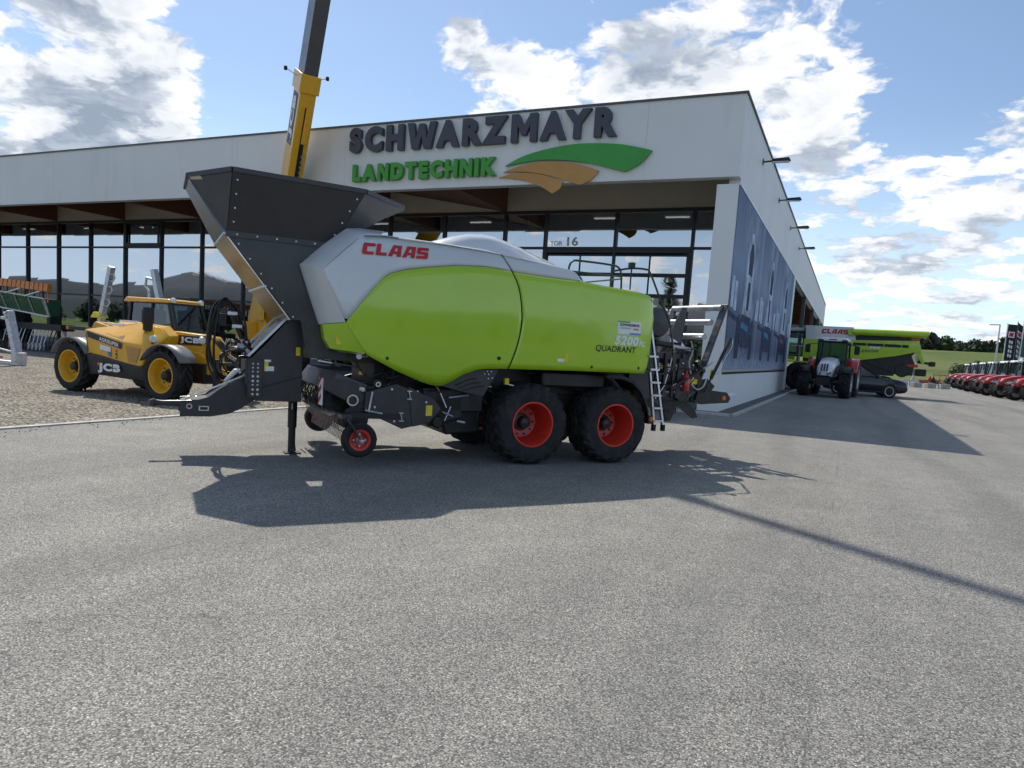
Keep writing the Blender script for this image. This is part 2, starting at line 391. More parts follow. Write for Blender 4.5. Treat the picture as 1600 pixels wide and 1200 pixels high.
# ================================================================== ground
def ground_mats():
    m = bpy.data.materials.new('asphalt'); m.use_nodes = True; g = NT(m.node_tree); b = g.n['Principled BSDF']
    co = g.new('ShaderNodeTexCoord').outputs['Object']
    cell = g.voronoi(co, 110, 'F1', 'Color'); cs = g.new('ShaderNodeSeparateColor'); g.l.new(cell, cs.inputs[0])
    stone = g.ramp(cs.outputs[0], ((0., (.165, .164, .154)), (.30, (.235, .232, .218)), (.62, (.30, .295, .275)), (.86, (.37, .363, .335)), (.95, (.47, .455, .42)), (1., (.64, .62, .57))))
    dist = g.voronoi(co, 110, 'F1', 'Distance')
    stone = g.mix(g.smooth(dist, .45, .75), stone, (.095, .095, .093))
    c2 = g.voronoi(co, 70, 'F1', 'Color'); c2s = g.new('ShaderNodeSeparateColor'); g.l.new(c2, c2s.inputs[0]); d2 = g.voronoi(co, 70, 'F1', 'Distance')
    stone = g.mix(g.math('MULTIPLY', g.smooth(c2s.outputs[0], .90, .94, 0., .8), g.smooth(d2, .42, .30)), stone, (.50, .49, .455))
    stone = g.mix(g.math('MULTIPLY', g.smooth(c2s.outputs[1], .92, .95, 0., .8), g.smooth(d2, .50, .35)), stone, (.055, .055, .055))
    big = g.noise(co, .22, 5, .6); mid = g.noise(co, 2.1, 5, .65)
    stone = g.mix(1., stone, g.ramp(big, ((.3, (.86, .86, .86)), (.7, (1.13, 1.12, 1.10)))), 'MULTIPLY')
    stone = g.mix(1., stone, g.ramp(mid, ((.25, (.86, .86, .87)), (.75, (1.13, 1.13, 1.11)))), 'MULTIPLY')
    # faint tyre tracks and oil spots
    w = g.new('ShaderNodeTexWave', wave_type='BANDS', bands_direction='X'); g.put(w.inputs['Scale'], .10); g.put(w.inputs['Distortion'], 9.); g.put(w.inputs['Detail'], 3.); g.put(w.inputs['Detail Scale'], .4); g.put(w.inputs['Vector'], co)
    stone = g.mix(g.smooth(w.outputs[1], .86, 1., 0., .22), stone, (.10, .10, .098))
    oil = g.noise(co, .75, 2, .4)
    stone = g.mix(g.smooth(oil, .73, .80, 0., .45), stone, (.06, .06, .06))
    sx = g.new('ShaderNodeSeparateXYZ'); g.l.new(g.vmath('ADD', co, g.vmath('SCALE', g.noise(co, .8, 3, .6, 0, 1), .10)), sx.inputs[0])
    jx = g.math('ABSOLUTE', g.math('SUBTRACT', g.math('FRACT', g.math('DIVIDE', g.math('ADD', sx.outputs[0], 2.2), 4.5)), .5))
    stone = g.mix(g.math('MULTIPLY', g.smooth(jx, .0030, .0010, 0., .38), g.smooth(g.noise(co, .5, 3), .45, .60)), stone, (.06, .06, .06))
    pat = g.voronoi(g.vmath('MULTIPLY', co, (1., .6, 1.)), .13, 'F1', 'Color'); ps = g.new('ShaderNodeSeparateColor'); g.l.new(pat, ps.inputs[0])
    stone = g.mix(1., stone, g.ramp(ps.outputs[1], ((0., (.94, .94, .945)), (1., (1.05, 1.05, 1.04)))), 'MULTIPLY')
    lane = g.noise(g.vmath('MULTIPLY', co, (.9, .07, 1.)), 1., 3, .5)
    stone = g.mix(1., stone, g.ramp(lane, ((.35, (.88, .88, .885)), (.6, (1.05, 1.05, 1.045)))), 'MULTIPLY')
    # fine cracks
    cw = g.vmath('ADD', co, g.vmath('SCALE', g.noise(co, 1.1, 4, .6, 0, 1), .9))
    cr = g.voronoi(cw, .11, 'DISTANCE_TO_EDGE', 'Distance')
    stone = g.mix(g.smooth(cr, .0016, .0006, 0., .25), stone, (.03, .03, .03))
    g.put(b.inputs['Base Color'], stone); b.inputs['Roughness'].default_value = .82; b.inputs['Specular IOR Level'].default_value = .35
    bp = g.new('ShaderNodeBump'); bp.inputs['Strength'].default_value = .5; bp.inputs['Distance'].default_value = .005
    g.put(bp.inputs['Height'], g.math('SUBTRACT', 1., dist)); g.l.new(bp.outputs[0], b.inputs['Normal']); MATS['asphalt'] = m

    m = bpy.data.materials.new('gravel'); m.use_nodes = True; g = NT(m.node_tree); b = g.n['Principled BSDF']
    co = g.new('ShaderNodeTexCoord').outputs['Object']
    cell = g.voronoi(co, 24, 'F1', 'Color'); cs = g.new('ShaderNodeSeparateColor'); g.l.new(cell, cs.inputs[0])
    st = g.ramp(cs.outputs[0], ((0., (.15, .135, .115)), (.35, (.28, .255, .215)), (.7, (.41, .38, .325)), (.92, (.54, .51, .44)), (1., (.70, .67, .60))))
    dist = g.voronoi(co, 24, 'F1', 'Distance')
    st = g.mix(g.smooth(dist, .45, .8), st, (.06, .055, .045))
    pn = g.noise(co, .8, 5, .65)
    st = g.mix(1., st, g.ramp(pn, ((.3, (.72, .71, .70)), (.7, (1.15, 1.13, 1.08)))), 'MULTIPLY')
    g.put(b.inputs['Base Color'], st); b.inputs['Roughness'].default_value = .9; b.inputs['Specular IOR Level'].default_value = .2
    bp = g.new('ShaderNodeBump'); bp.inputs['Strength'].default_value = 1.; bp.inputs['Distance'].default_value = .03
    g.put(bp.inputs['Height'], g.math('ADD', g.math('SUBTRACT', 1., dist), g.noise(co, 1.5, 4))); g.l.new(bp.outputs[0], b.inputs['Normal']); MATS['gravel'] = m

    m = bpy.data.materials.new('grass'); m.use_nodes = True; g = NT(m.node_tree); b = g.n['Principled BSDF']
    co = g.new('ShaderNodeTexCoord').outputs['Object']
    n1 = g.noise(co, .006, 4, .6); n2 = g.noise(co, .6, 5, .7)
    c = g.ramp(n1, ((.35, (.065, .105, .022)), (.48, (.10, .135, .035)), (.55, (.125, .145, .05)), (.65, (.06, .095, .02))))
    c = g.mix(1., c, g.ramp(n2, ((.3, (.75, .75, .75)), (.7, (1.2, 1.2, 1.1)))), 'MULTIPLY')
    g.put(b.inputs['Base Color'], c); b.inputs['Roughness'].default_value = .9; b.inputs['Specular IOR Level'].default_value = .15; MATS['grass'] = m
ground_mats()
mat('paving', (.115, .118, .122), .8, var=.2, vs=2)
mat('concrete', (.42, .41, .385), .8, var=.18, vs=4, bump=.2, bs=30)
mat('kerb_stone', (.46, .45, .42), .8, var=.2, vs=5)

def terr(x, y):
    d = math.hypot(x - 20, y)
    t = max(0., min(1., (d - 165) / 300)); t = t * t * (3 - 2 * t)
    h = 13.5 * t * (1 + .28 * noise.noise(Vector((x * .006, y * .006, 3.1)))) + 1.2 * noise.noise(Vector((x * .02, y * .02, 0))) * t
    t2 = max(0., min(1., (d - 420) / 1500)); h += 38 * t2
    return -.06 + h
b = MB()
xs = [-2500, -1600, -1000, -600] + list(range(-400, 601, 25)) + [700, 900, 1200, 1700, 2500]
ys = [135, 150] + list(range(170, 900, 25)) + [1000, 1200, 1600, 2200, 3200]
nx, ny = len(xs), len(ys)
b.add([(x, y, terr(x, y)) for x in xs for y in ys], [(i * ny + j, (i + 1) * ny + j, (i + 1) * ny + j + 1, i * ny + j + 1) for i in range(nx - 1) for j in range(ny - 1)])
b.obj('field_terrain', 'grass', smooth=180, kind='structure')
MB().add([(-2500, -9000, -.06), (9000, -9000, -.06), (9000, 140, -.06), (-2500, 140, -.06)], [(0, 1, 2, 3)]).obj('meadow_ground', 'grass', smooth=0, kind='structure')
MB().add([(-10.95, -60, 0), (70, -60, 0), (70, 112, 0), (40, 128, 0), (-10.95, 128, 0)], [(0, 1, 2, 3, 4)]).obj('asphalt_yard', 'asphalt', smooth=0, kind='structure')
MB().add([(-90, -60, .004), (-11.1, -60, .004), (-11.1, 20.3, .004), (-90, 20.3, .004)], [(0, 1, 2, 3)]).obj('gravel_area', 'gravel', smooth=0, kind='structure')
MB().add([(-90, 20.3, -.002), (-10.95, 20.3, -.002), (-10.95, 29, -.002), (-90, 29, -.002)], [(0, 1, 2, 3)]).obj('paved_forecourt', 'paving', smooth=0, kind='structure')
MB().add([(8, 128, -.01), (70, 128, -.01), (70, 150, -.01), (8, 150, -.01)], [(0, 1, 2, 3)]).obj('gravel_track', 'gravel', smooth=0, kind='structure')
kb = MB()
for i in range(80):
    y = -60 + i; kb.box(-11.1, -10.96, y + .006, y + .994, -.05, .018 + .004 * random.random())
kb.obj('edging_kerb', 'kerb_stone', smooth=0, kind='structure')
pb = MB(); pr_ = random.Random(4)
for i in range(520):
    y = pr_.uniform(-2, 22); x = -10.93 + abs(pr_.gauss(0, .28)); r = pr_.uniform(.006, .018)
    pb.add([(x + r, y, r * .5), (x - r, y + r * .2, r * .5), (x, y + r * 1.2, r * .4), (x + r * .2, y - r, r * .5), (x, y, r * 1.1), (x, y, 0)], [(0, 2, 4), (2, 1, 4), (1, 3, 4), (3, 0, 4), (2, 0, 5), (1, 2, 5), (3, 1, 5), (0, 3, 5)])
pb.obj('loose_gravel', 'gravel', smooth=0, kind='stuff')
# drain grate in the yard
dg = thing('drain_grate', 'iron drain grate set flush in the sunlit asphalt yard', 'drain', (3.05, 13.55, 0))
fr = MB(); fr.box(-.28, .28, -.28, -.24, -.03, .008).box(-.28, .28, .24, .28, -.03, .008).box(-.28, -.24, -.24, .24, -.03, .008).box(.24, .28, -.24, .24, -.03, .008); fr.obj('grate_frame', 'black_metal', dg)
for i in range(8): MB().box(-.236, .236, -.22 + i * .058, -.19 + i * .058, -.03, .006).obj('grate_bar', 'black_metal', dg, smooth=0)
MB().box(-.238, .238, -.238, .238, .0015, .003).obj('grate_shade_sheet', 'black_print', dg, smooth=0)  # black sheet painted in for the shade below the bars

# ================================================================== showroom building
mat('facade_white', (.74, .76, .76), .55, var=.03, vs=.8)
mat('facade_panel', (.74, .76, .76), .5, var=.04, vs=.6)
def facade_paint(name):
    m = bpy.data.materials.new(name); m.use_nodes = True; g = NT(m.node_tree); b = g.n['Principled BSDF']
    co = g.new('ShaderNodeTexCoord').outputs['Object']
    st = g.noise(g.vmath('MULTIPLY', co, (2.2, 2.2, .10)), 1., 5, .65)
    st2 = g.noise(g.vmath('MULTIPLY', co, (14., 14., .35)), 1., 3, .6)
    c = g.mix(g.smooth(st, .52, .80, 0., .30), (.76, .78, .775), (.52, .53, .51))
    c = g.mix(g.math('MULTIPLY', g.smooth(st2, .58, .78, 0., .35), g.smooth(st, .45, .65)), c, (.40, .41, .40))
    c = g.mix(1., c, g.ramp(g.noise(co, .35, 3), ((.3, (.95, .95, .95)), (.7, (1.03, 1.03, 1.03)))), 'MULTIPLY')
    g.put(b.inputs['Base Color'], c); b.inputs['Roughness'].default_value = .55; MATS[name] = m
MATS.pop('facade_white'); MATS.pop('facade_panel'); facade_paint('facade_white'); facade_paint('facade_panel')
mat('roof_trim', (.10, .105, .11), .5)
mat('frame_dark', (.022, .025, .030), .45, var=.1)
mat('beige', (.46, .42, .36), .7, var=.05, vs=1)
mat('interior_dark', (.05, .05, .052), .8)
mat('interior_floor', (.14, .14, .14), .4)
def wood_mat():
    m = bpy.data.materials.new('wood_soffit'); m.use_nodes = True; g = NT(m.node_tree); b = g.n['Principled BSDF']
    co = g.new('ShaderNodeTexCoord').outputs['Object']
    mp = g.new('ShaderNodeMapping'); mp.inputs['Scale'].default_value = (1.2, 14, 14); g.l.new(co, mp.inputs[0])
    c = g.ramp(g.noise(mp.outputs[0], 1.5, 5, .6), ((.3, (.115, .048, .024)), (.7, (.20, .085, .042))))
    g.put(b.inputs['Base Color'], c); b.inputs['Roughness'].default_value = .6; MATS['wood_soffit'] = m
wood_mat()
XR, XL, YF, YG, ZT, ZB = -3.57, -78., 23.0, 27.6, 9.7, 7.23
bl = thing('showroom_building', 'white flat-roofed showroom hall with dark glazing and timber soffit', 'building', (0, 0, 0))
# fascia in long panels with fine joints, roof deck, dark roof trim
n_p = 25; wp = (XR - XL) / n_p
for i in range(n_p):
    x0 = XL + i * wp
    MB().box(x0 + .003, x0 + wp - .003, YF, YF + .35, ZB, ZT - .05).obj('fascia_panel', 'facade_white', bl, smooth=0)
for i in range(20):
    y0 = YF + .36 + i * 4.03
    MB().box(XR - .35, XR, y0, y0 + 4.024, 7.08, ZT - .05).obj('side_fascia_panel', 'facade_panel', bl, smooth=0)
MB().box(XL, XR - .36, YF + .36, 103.9, ZT - .45, ZT - .1).obj('roof_deck', 'roof_trim', bl, smooth=0)
t = MB(); t.box(XL, XR + .05, YF - .05, YF + .4, ZT - .05, ZT + .015).box(XR - .4, XR + .05, YF + .4, 104, ZT - .05, ZT + .015); t.obj('roof_trim', 'roof_trim', bl, smooth=0)
t = MB(); t.box(XR - .36, XR + .02, YF + .36, 104, 7.02, 7.08); t.obj('side_gutter_trim', 'alu', bl, smooth=0)
# side wall (its end reads as the white corner pillar): panels with joints
for i in range(21):
    y0 = YF + .04 + i * 1.238
    MB().box(-4.22, XR, y0 + .004 if i else y0, y0 + 1.234, .0, 7.02).obj('wall_panel', 'facade_panel', bl, smooth=0)
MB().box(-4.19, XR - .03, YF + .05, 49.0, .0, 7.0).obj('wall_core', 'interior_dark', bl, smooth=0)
# folded timber soffit bays
mull = [-5.76, -8.77, -11.75, -13.61, -16.55, -19.43, -22.4, -25.33, -28.3, -31.25, -34.3, -37.2, -40.15, -43.05, -46., -48.95, -51.9, -54.8, -57.8, -60.7, -63.6, -66.6, -69.5, -72.4, -75.4]
bounds = [-13.61 - 5.91 * k for k in range(12)]
for k in range(11):
    xr, xl = bounds[k], bounds[k + 1]
    z1 = 8.27
    MB().hexa([(xl, YF + .36, z1), (xr, YF + .36, 7.26), (xr, YG + .1, 7.26), (xl, YG + .1, z1)], [(xl, YF + .36, z1 + .08), (xr, YF + .36, 7.34), (xr, YG + .1, 7.34), (xl, YG + .1, z1 + .08)]).obj('soffit_bay', 'wood_soffit', bl, smooth=0)
    MB().prism([(xl + .02, 7.24), (xr - .02, 7.24), (xl + .02, z1 - .02)], 'y', YG - .03, YG + .03).obj('soffit_infill', 'beige', bl, smooth=0)
    MB().hexa([(xr + .0, YF + .36, 7.26), (xr + .03, YF + .36, 7.26), (xr + .03, YG, 7.26), (xr, YG, 7.26)], [(xr, YF + .36, 8.3), (xr + .03, YF + .36, 8.3), (xr + .03, YG, 8.3), (xr, YG, 8.3)]).obj('soffit_step', 'wood_soffit', bl, smooth=0)
MB().box(-13.57, -4.22, YF + .36, YG + .1, 8.62, 8.7).obj('soffit_bay', 'beige', bl, smooth=0)
MB().box(-13.57, -4.22, YG - .04, YG + .04, 7.26, 8.6).obj('soffit_infill', 'beige', bl, smooth=0)
# glazing
cols = [-4.24] + mull
rows = [.16, 3.03, 5.76, 7.16]
MB().box(XL, -4.24, YG - .09, YG + .09, 7.12, 7.25).obj('head_rail', 'frame_dark', bl, smooth=0)
MB().box(XL, -11.8, YG - .09, YG + .09, 0, .16).obj('sill_rail', 'frame_dark', bl, smooth=0)
for x in mull:
    MB().box(x - .055, x + .055, YG - .10, YG + .10, .0, 7.12).obj('mullion', 'frame_dark', bl, smooth=0)
for a, c in zip(cols, cols[1:]):
    gate = a > -11.7 and c > -11.8 and a < -5
    for zt in ((5.76,) if gate else (3.03, 5.76)):
        MB().box(c + .055, a - .055 if a > -5 else a - .055, YG - .07, YG + .07, zt - .045, zt + .045).obj('transom', 'frame_dark', bl, smooth=0)
    for r0, r1 in zip(rows, rows[1:]):
        if gate and r1 < 5.8: continue
        e = random.uniform(-.010, .010)
        p = MB().add([(c + .05, YG + .012 + e, r0), (a - .05, YG + .012 - e, r0), (a - .05, YG + .012 - e * .6, r1), (c + .05, YG + .012 + e * .6, r1)], [(0, 1, 2, 3)])
        p.obj('pane', 'facade_glass', bl, smooth=0)
# opening vent light with a heavy frame
v = MB(); x0, x1 = -37.14, -34.36
v.box(x0, x1, YG - .13, YG - .1, 5.80, 5.98).box(x0, x1, YG - .13, YG - .1, 7.0, 7.12).box(x0, x0 + .14, YG - .13, YG - .1, 5.98, 7.0).box(x1 - .14, x1, YG - .13, YG - .1, 5.98, 7.0)
v.obj('vent_window_frame', 'frame_dark', bl, smooth=0)
# interior
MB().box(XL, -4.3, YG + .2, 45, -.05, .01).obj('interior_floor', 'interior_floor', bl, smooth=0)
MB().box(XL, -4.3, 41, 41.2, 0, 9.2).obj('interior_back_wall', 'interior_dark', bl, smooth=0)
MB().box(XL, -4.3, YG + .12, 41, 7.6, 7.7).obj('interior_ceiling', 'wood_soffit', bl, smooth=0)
MB().box(XL - .2, XL, YF, 103, 0, ZT - .1).obj('far_end_wall', 'facade_white', bl, smooth=0)
for x in bounds[:8]:
    MB().cyl((x + .9, YG + .75, 0), (x + .9, YG + .75, 7.58), .21, 16).obj('column', 'white_paint', bl)
m_l = mat('lamp_panel', (1., .95, .85), .5, var=0, emit=1.1)
for x in bounds[:9]:
    for q in (2.6,):
        for yy in (31.5,): MB().box(x + q - 5.9 - .55, x + q - 5.9 + .55, yy - .09, yy + .09, 7.54, 7.58).obj('ceiling_lamp', 'lamp_panel', bl, smooth=0)
for xx in (-10.4, -7.2, -5.): MB().box(xx - .5, xx + .5, 31 - .09, 31 + .09, 7.54, 7.58).obj('ceiling_lamp', 'lamp_panel', bl, smooth=0)
# sectional gate
gx0, gx1 = -11.66, -5.84
gd = MB(); gd.box(gx0 - .06, gx1 + .06, YG - .12, YG + .02, 5.56, 5.70).box(gx0 - .06, gx0 + .05, YG - .12, YG + .02, 0, 5.56).box(gx1 - .05, gx1 + .06, YG - .12, YG + .02, 0, 5.56)
gate = gd.obj('sectional_gate', 'frame_dark', bl, smooth=0)
nr, nc = 7, 4; hh = 5.5 / nr; ww = (gx1 - gx0 - .12) / nc
for r in range(nr):
    z0 = .02 + r * hh
    q = MB(); q.box(gx0 + .06, gx1 - .06, YG - .06, YG - .01, z0, z0 + .07).box(gx0 + .06, gx1 - .06, YG - .06, YG - .01, z0 + hh - .07, z0 + hh - .01)
    for k in range(nc + 1): q.box(gx0 + .06 + k * ww - .03, gx0 + .06 + k * ww + .03, YG - .058, YG - .012, z0 + .07, z0 + hh - .07)
    q.obj('gate_section', 'frame_dark', gate, smooth=0)
    for k in range(nc):
        a0, a1 = gx0 + .06 + k * ww + .03, gx0 + .06 + (k + 1) * ww - .03
        def pane(u, v_, a0=a0, a1=a1, z0=z0):
            bul = .003 * math.sin(math.pi * u) * math.sin(math.pi * v_)
            return (a0 + (a1 - a0) * u, YG - .035 + bul, z0 + .07 + (hh - .15) * v_)
        MB().grid(pane, 6, 4).obj('gate_pane', 'facade_glass', gate, smooth=180)
mat('frost_white', (.62, .64, .66), .6, var=0)
text('gate_lettering', 'TOR', 'frost_white', bl, (-11.53, YG - .0, 5.86), (1, 0, 0), (0, 0, 1), .52, .18, bold=.0, off=.012)
text('gate_number', '16', 'frost_white', bl, (-10.80, YG - .0, 5.85), (1, 0, 0), (0, 0, 1), .46, .36, bold=.02, off=.012)
# plinth strip along the side wall
mat('plinth_gravel', (.10, .10, .10), .9, var=.4, vs=40, bump=.6, bs=50)
MB().box(-4.4, -3.06, 22.25, 50.5, -.02, .05).obj('plinth_bed', 'plinth_gravel', bl, smooth=0)
k = MB(); k.box(-3.05, -2.93, 22.2, 50.5, -.02, .085).box(-6.0, -3.06, 22.1, 22.24, -.02, .085); k.obj('plinth_kerb', 'concrete', bl, bevel=.012)
# canopy at the far end: timber ceiling, back posts
MB().box(-24, XR - .4, 49.1, 103.5, 7.1, 7.2).obj('canopy_ceiling', 'wood_soffit', bl, smooth=0)
for i in range(18): MB().box(-24, XR - .4, 50 + i * 3, 50.22 + i * 3, 6.85, 7.09).obj('canopy_beam', 'wood_soffit', bl, smooth=0)
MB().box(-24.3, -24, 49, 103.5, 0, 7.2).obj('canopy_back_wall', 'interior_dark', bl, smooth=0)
MB().box(-24, XR - .05, 103.4, 103.6, 5.2, 7.1).obj('canopy_end_wall', 'facade_panel', bl, smooth=0)
for y in (62, 76, 90, 103): MB().box(XR - .33, XR - .05, y - .14, y + .14, 0, 7.05).obj('canopy_post', 'roof_trim', bl, smooth=0)

# ---- raised letters and emblem on the fascia
mat('letter_dark', (.060, .062, .085), .45, var=.03)
mat('letter_green', (.06, .34, .035), .45, var=.03)
mat('emblem_green', (.05, .33, .045), .4, var=.04, vs=1)
mat('emblem_orange', (.52, .27, .07), .45, var=.05, vs=1)
def letters(root, s, m, x0, x1, z0, z1, gap):
    asp = lambda ch: SIGN[ch][0] if ch in SIGN else text_mesh(ch, .065, .1)[2]
    kern = {'WA': -.9, 'AR': -.2, 'AY': -1.5, 'YR': -.3, 'MA': -.3, 'LA': -.5, 'RZ': -.9, 'DT': -.2}
    ks = [kern.get(a + c, 0.) * gap for a, c in zip(s, s[1:])] + [0.]
    unit = (x1 - x0 - gap * (len(s) - 1) - sum(ks)) / sum(asp(c) for c in s); x = x0
    for ch, k_ in zip(s, ks):
        w = asp(ch) * unit
        if ch in SIGN: MB().prism([(x + a * w, z0 + t * (z1 - z0)) for a, t in SIGN[ch][1]], 'y', YF - .18, YF - .02).obj('letter', m, root, smooth=0, fix=True)
        else: text('letter', ch, m, root, (x, YF, z0), (1, 0, 0), (0, 0, 1), w, z1 - z0, depth=.16, bold=.065, extr=True, off=.02)
        x += w + gap + k_
sg = thing('facade_lettering', 'large dark blue-grey raised letters spelling the dealer name on white fascia', 'sign', (0, 0, 0))
letters(sg, 'SCHWARZMAYR', 'letter_dark', -18.15, -7.5, 8.62, 9.55, .17)
sg2 = thing('facade_lettering', 'smaller green raised letters below the dark dealer name', 'sign', (0, 0, 0))
letters(sg2, 'LANDTECHNIK', 'letter_green', -17.95, -11.78, 7.55, 8.18, .10)
em = thing('facade_emblem', 'raised emblem of one green and two orange curved field stripes on fascia', 'sign', (0, 0, 0))
def smooth_loop(pts, sharp, n=4):
    """closed outline through pts, rounded except at the sharp indices"""
    out = []; k = len(pts)
    for i in range(k):
        p0, p1, p2, p3 = (Vector(pts[(i + j - 1) % k]) for j in range(4))
        if i in sharp: p0 = p1
        if (i + 1) % k in sharp: p3 = p2
        for j in range(n):
            t = j / n; out.append(tuple(.5 * ((2 * p1) + (p2 - p0) * t + (2 * p0 - 5 * p1 + 4 * p2 - p3) * t * t + (3 * p1 - p0 - 3 * p2 + p3) * t ** 3)))
    return out
G = [(-11.47,7.85),(-10.70,8.18),(-9.47,8.41),(-8.47,8.45),(-7.31,8.35),(-6.31,8.11),(-6.66,7.73),(-7.15,7.49),(-7.69,7.64),(-8.42,7.83),(-9.44,7.97),(-10.39,7.99)]
O1 = [(-11.53,7.65),(-10.87,7.84),(-10.00,7.94),(-8.96,7.85),(-8.04,7.57),(-8.32,7.26),(-8.68,7.13),(-9.30,7.34),(-10.07,7.54),(-10.85,7.65)]
O2 = [(-11.72,7.48),(-11.05,7.61),(-10.26,7.57),(-9.29,7.28),(-9.37,7.05),(-9.64,6.88),(-10.04,7.11),(-10.63,7.33),(-11.24,7.44)]
for pts, sh, m, dy in ((G, (0, 5, 7), 'emblem_green', .10), (O1, (0, 4, 6), 'emblem_orange', .075), (O2, (0, 3, 5), 'emblem_orange', .05)):
    MB().prism(smooth_loop(pts, sh), 'y', YF - dy - .02, YF - .02).obj('stripe', m, em, smooth=30, fix=True)

# ---- printed banner on the side wall: three tall panels with tractors in blue halls
def print_mat(name, seed):
    m = bpy.data.materials.new(name); m.use_nodes = True; g = NT(m.node_tree); b = g.n['Principled BSDF']
    co = g.new('ShaderNodeTexCoord').outputs['Object']; sp = g.new('ShaderNodeSeparateXYZ'); g.l.new(co, sp.inputs[0])
    base = g.ramp(g.math('DIVIDE', g.math('SUBTRACT', sp.outputs[2], 1.4), 5.6), ((0., (.28, .33, .43)), (.12, (.10, .13, .20)), (.35, (.13, .17, .26)), (.6, (.25, .33, .46)), (1., (.15, .20, .31))))
    mp = g.new('ShaderNodeMapping'); mp.inputs['Scale'].default_value = (1, 1.6, .16); mp.inputs['Location'].default_value = (0, seed, 0); g.l.new(co, mp.inputs[0])
    st = g.noise(mp.outputs[0], 1.0, 4, .6)
    c = g.mix(g.smooth(st, .48, .8, 0., .6), base, (.46, .54, .66))
    fl = g.noise(co, 5., 6, .7)
    lowm = g.smooth(sp.outputs[2], 2.6, 1.5)
    c = g.mix(g.math('MULTIPLY', lowm, g.smooth(fl, .48, .7, 0., .8)), c, (.45, .52, .66))
    g.put(b.inputs['Base Color'], c); b.inputs['Roughness'].default_value = .75; b.inputs['Specular IOR Level'].default_value = .12; MATS[name] = m
mat('print_pale', (.42, .50, .61), .75, var=.45, vs=1.6, spec=.1); mat('print_mid', (.24, .31, .43), .75, var=.35, vs=.9, spec=.1); mat('print_dark', (.045, .06, .11), .75, var=.4, vs=2, spec=.1); mat('print_glow', (.48, .60, .74), .75, var=.25, vs=3, spec=.1); mat('print_teal', (.06, .24, .42), .75, var=.2, vs=4, spec=.1); mat('print_red', (.30, .10, .16), .75, var=.3, vs=4, spec=.1)
pn = thing('wall_banner', 'blue printed banner of tractors in halls along the white side wall', 'banner', (0, 0, 0))
XP = XR + .03
edges = [23.12, 30.95, 38.2, 47.4]
def flat(name, m, parent, pts, lift):
    MB().add([(XP + lift, y, z) for y, z in pts], [tuple(range(len(pts)))]).obj(name, m, parent, smooth=0)
for i in range(3):
    y0, y1 = edges[i] + .02, edges[i + 1] - .02; w = y1 - y0; print_mat('print_%d' % i, 3.7 * i + 1)
    sh = MB().box(XR + .006, XP, y0, y1, 1.38, 7.0).obj('banner_panel', 'print_%d' % i, pn, smooth=0)
    Y = lambda u: y0 + u * w
    # light wall strip behind the machine, tall arch, cab, bonnet, wheels, side windows
    flat('print_wall_strip', 'print_mid', sh, [(Y(.30), 2.6), (Y(.78), 2.6), (Y(.78), 6.97), (Y(.30), 6.97)], .0008)
    flat('print_machine', 'print_pale', sh, [(Y(.36), 2.5), (Y(.40), 4.2), (Y(.42), 5.5), (Y(.47), 6.1), (Y(.55), 6.25), (Y(.62), 6.0), (Y(.66), 5.3), (Y(.66), 4.2), (Y(.70), 2.5)], .0016)
    flat('print_cab_window', 'print_dark', sh, [(Y(.47), 4.75), (Y(.47), 5.5), (Y(.51), 5.85), (Y(.57), 5.85), (Y(.61), 5.5), (Y(.61), 4.75)], .0024)
    flat('print_grille', 'print_dark', sh, [(Y(.50), 3.5), (Y(.50), 4.5), (Y(.58), 4.5), (Y(.58), 3.5)], .0024)
    flat('print_highlight', 'print_glow', sh, [(Y(.43), 3.55), (Y(.45), 4.6), (Y(.48), 4.6), (Y(.47), 3.55)], .0024)
    flat('print_highlight', 'print_glow', sh, [(Y(.60), 3.55), (Y(.60), 4.6), (Y(.63), 4.6), (Y(.65), 3.55)], .0024)
    flat('print_front_weight', 'print_dark', sh, [(Y(.34), 2.35), (Y(.37), 3.3), (Y(.70), 3.3), (Y(.73), 2.35), (Y(.66), 2.15), (Y(.40), 2.15)], .0032)
    flat('print_headlight', 'print_teal' if i != 2 else 'print_red', sh, [(Y(.37), 2.85), (Y(.40), 3.05), (Y(.62), 2.95), (Y(.62), 2.75)], .004)
    flat('print_wheel', 'print_dark', sh, [(Y(.24), 1.75), (Y(.24), 3.1), (Y(.32), 3.3), (Y(.36), 3.1), (Y(.36), 1.75)], .0032)
    flat('print_wheel', 'print_dark', sh, [(Y(.71), 1.75), (Y(.71), 3.1), (Y(.76), 3.3), (Y(.83), 3.1), (Y(.83), 1.75)], .0032)
    for (a, c, z0, z1) in ((.03, .10, 3.35, 4.35), (.12, .19, 3.3, 4.25), (.86, .91, 3.3, 4.1), (.92, .97, 3.3, 4.1)):
        flat('print_window', 'print_glow', sh, [(Y(a), z0), (Y(c), z0), (Y(c), z1), (Y(a), z1)], .0016)
    flat('print_ledge', 'print_dark', sh, [(Y(.0), 3.05), (Y(.28), 2.95), (Y(.28), 3.1), (Y(.0), 3.25)], .0012)
r = MB(); r.box(XR + .006, XR + .05, 23.1, 47.45, 1.30, 1.375).box(XR + .006, XR + .05, 23.1, 47.45, 7.003, 7.03); r.obj('banner_rail', 'alu', pn, smooth=0)
hk = MB()
for i in range(120): hk.box(XR + .008, XR + .03, 23.15 + i * .2, 23.20 + i * .2, 1.22, 1.30)
hk.obj('banner_hooks', 'frame_dark', pn, smooth=0, kind='stuff')
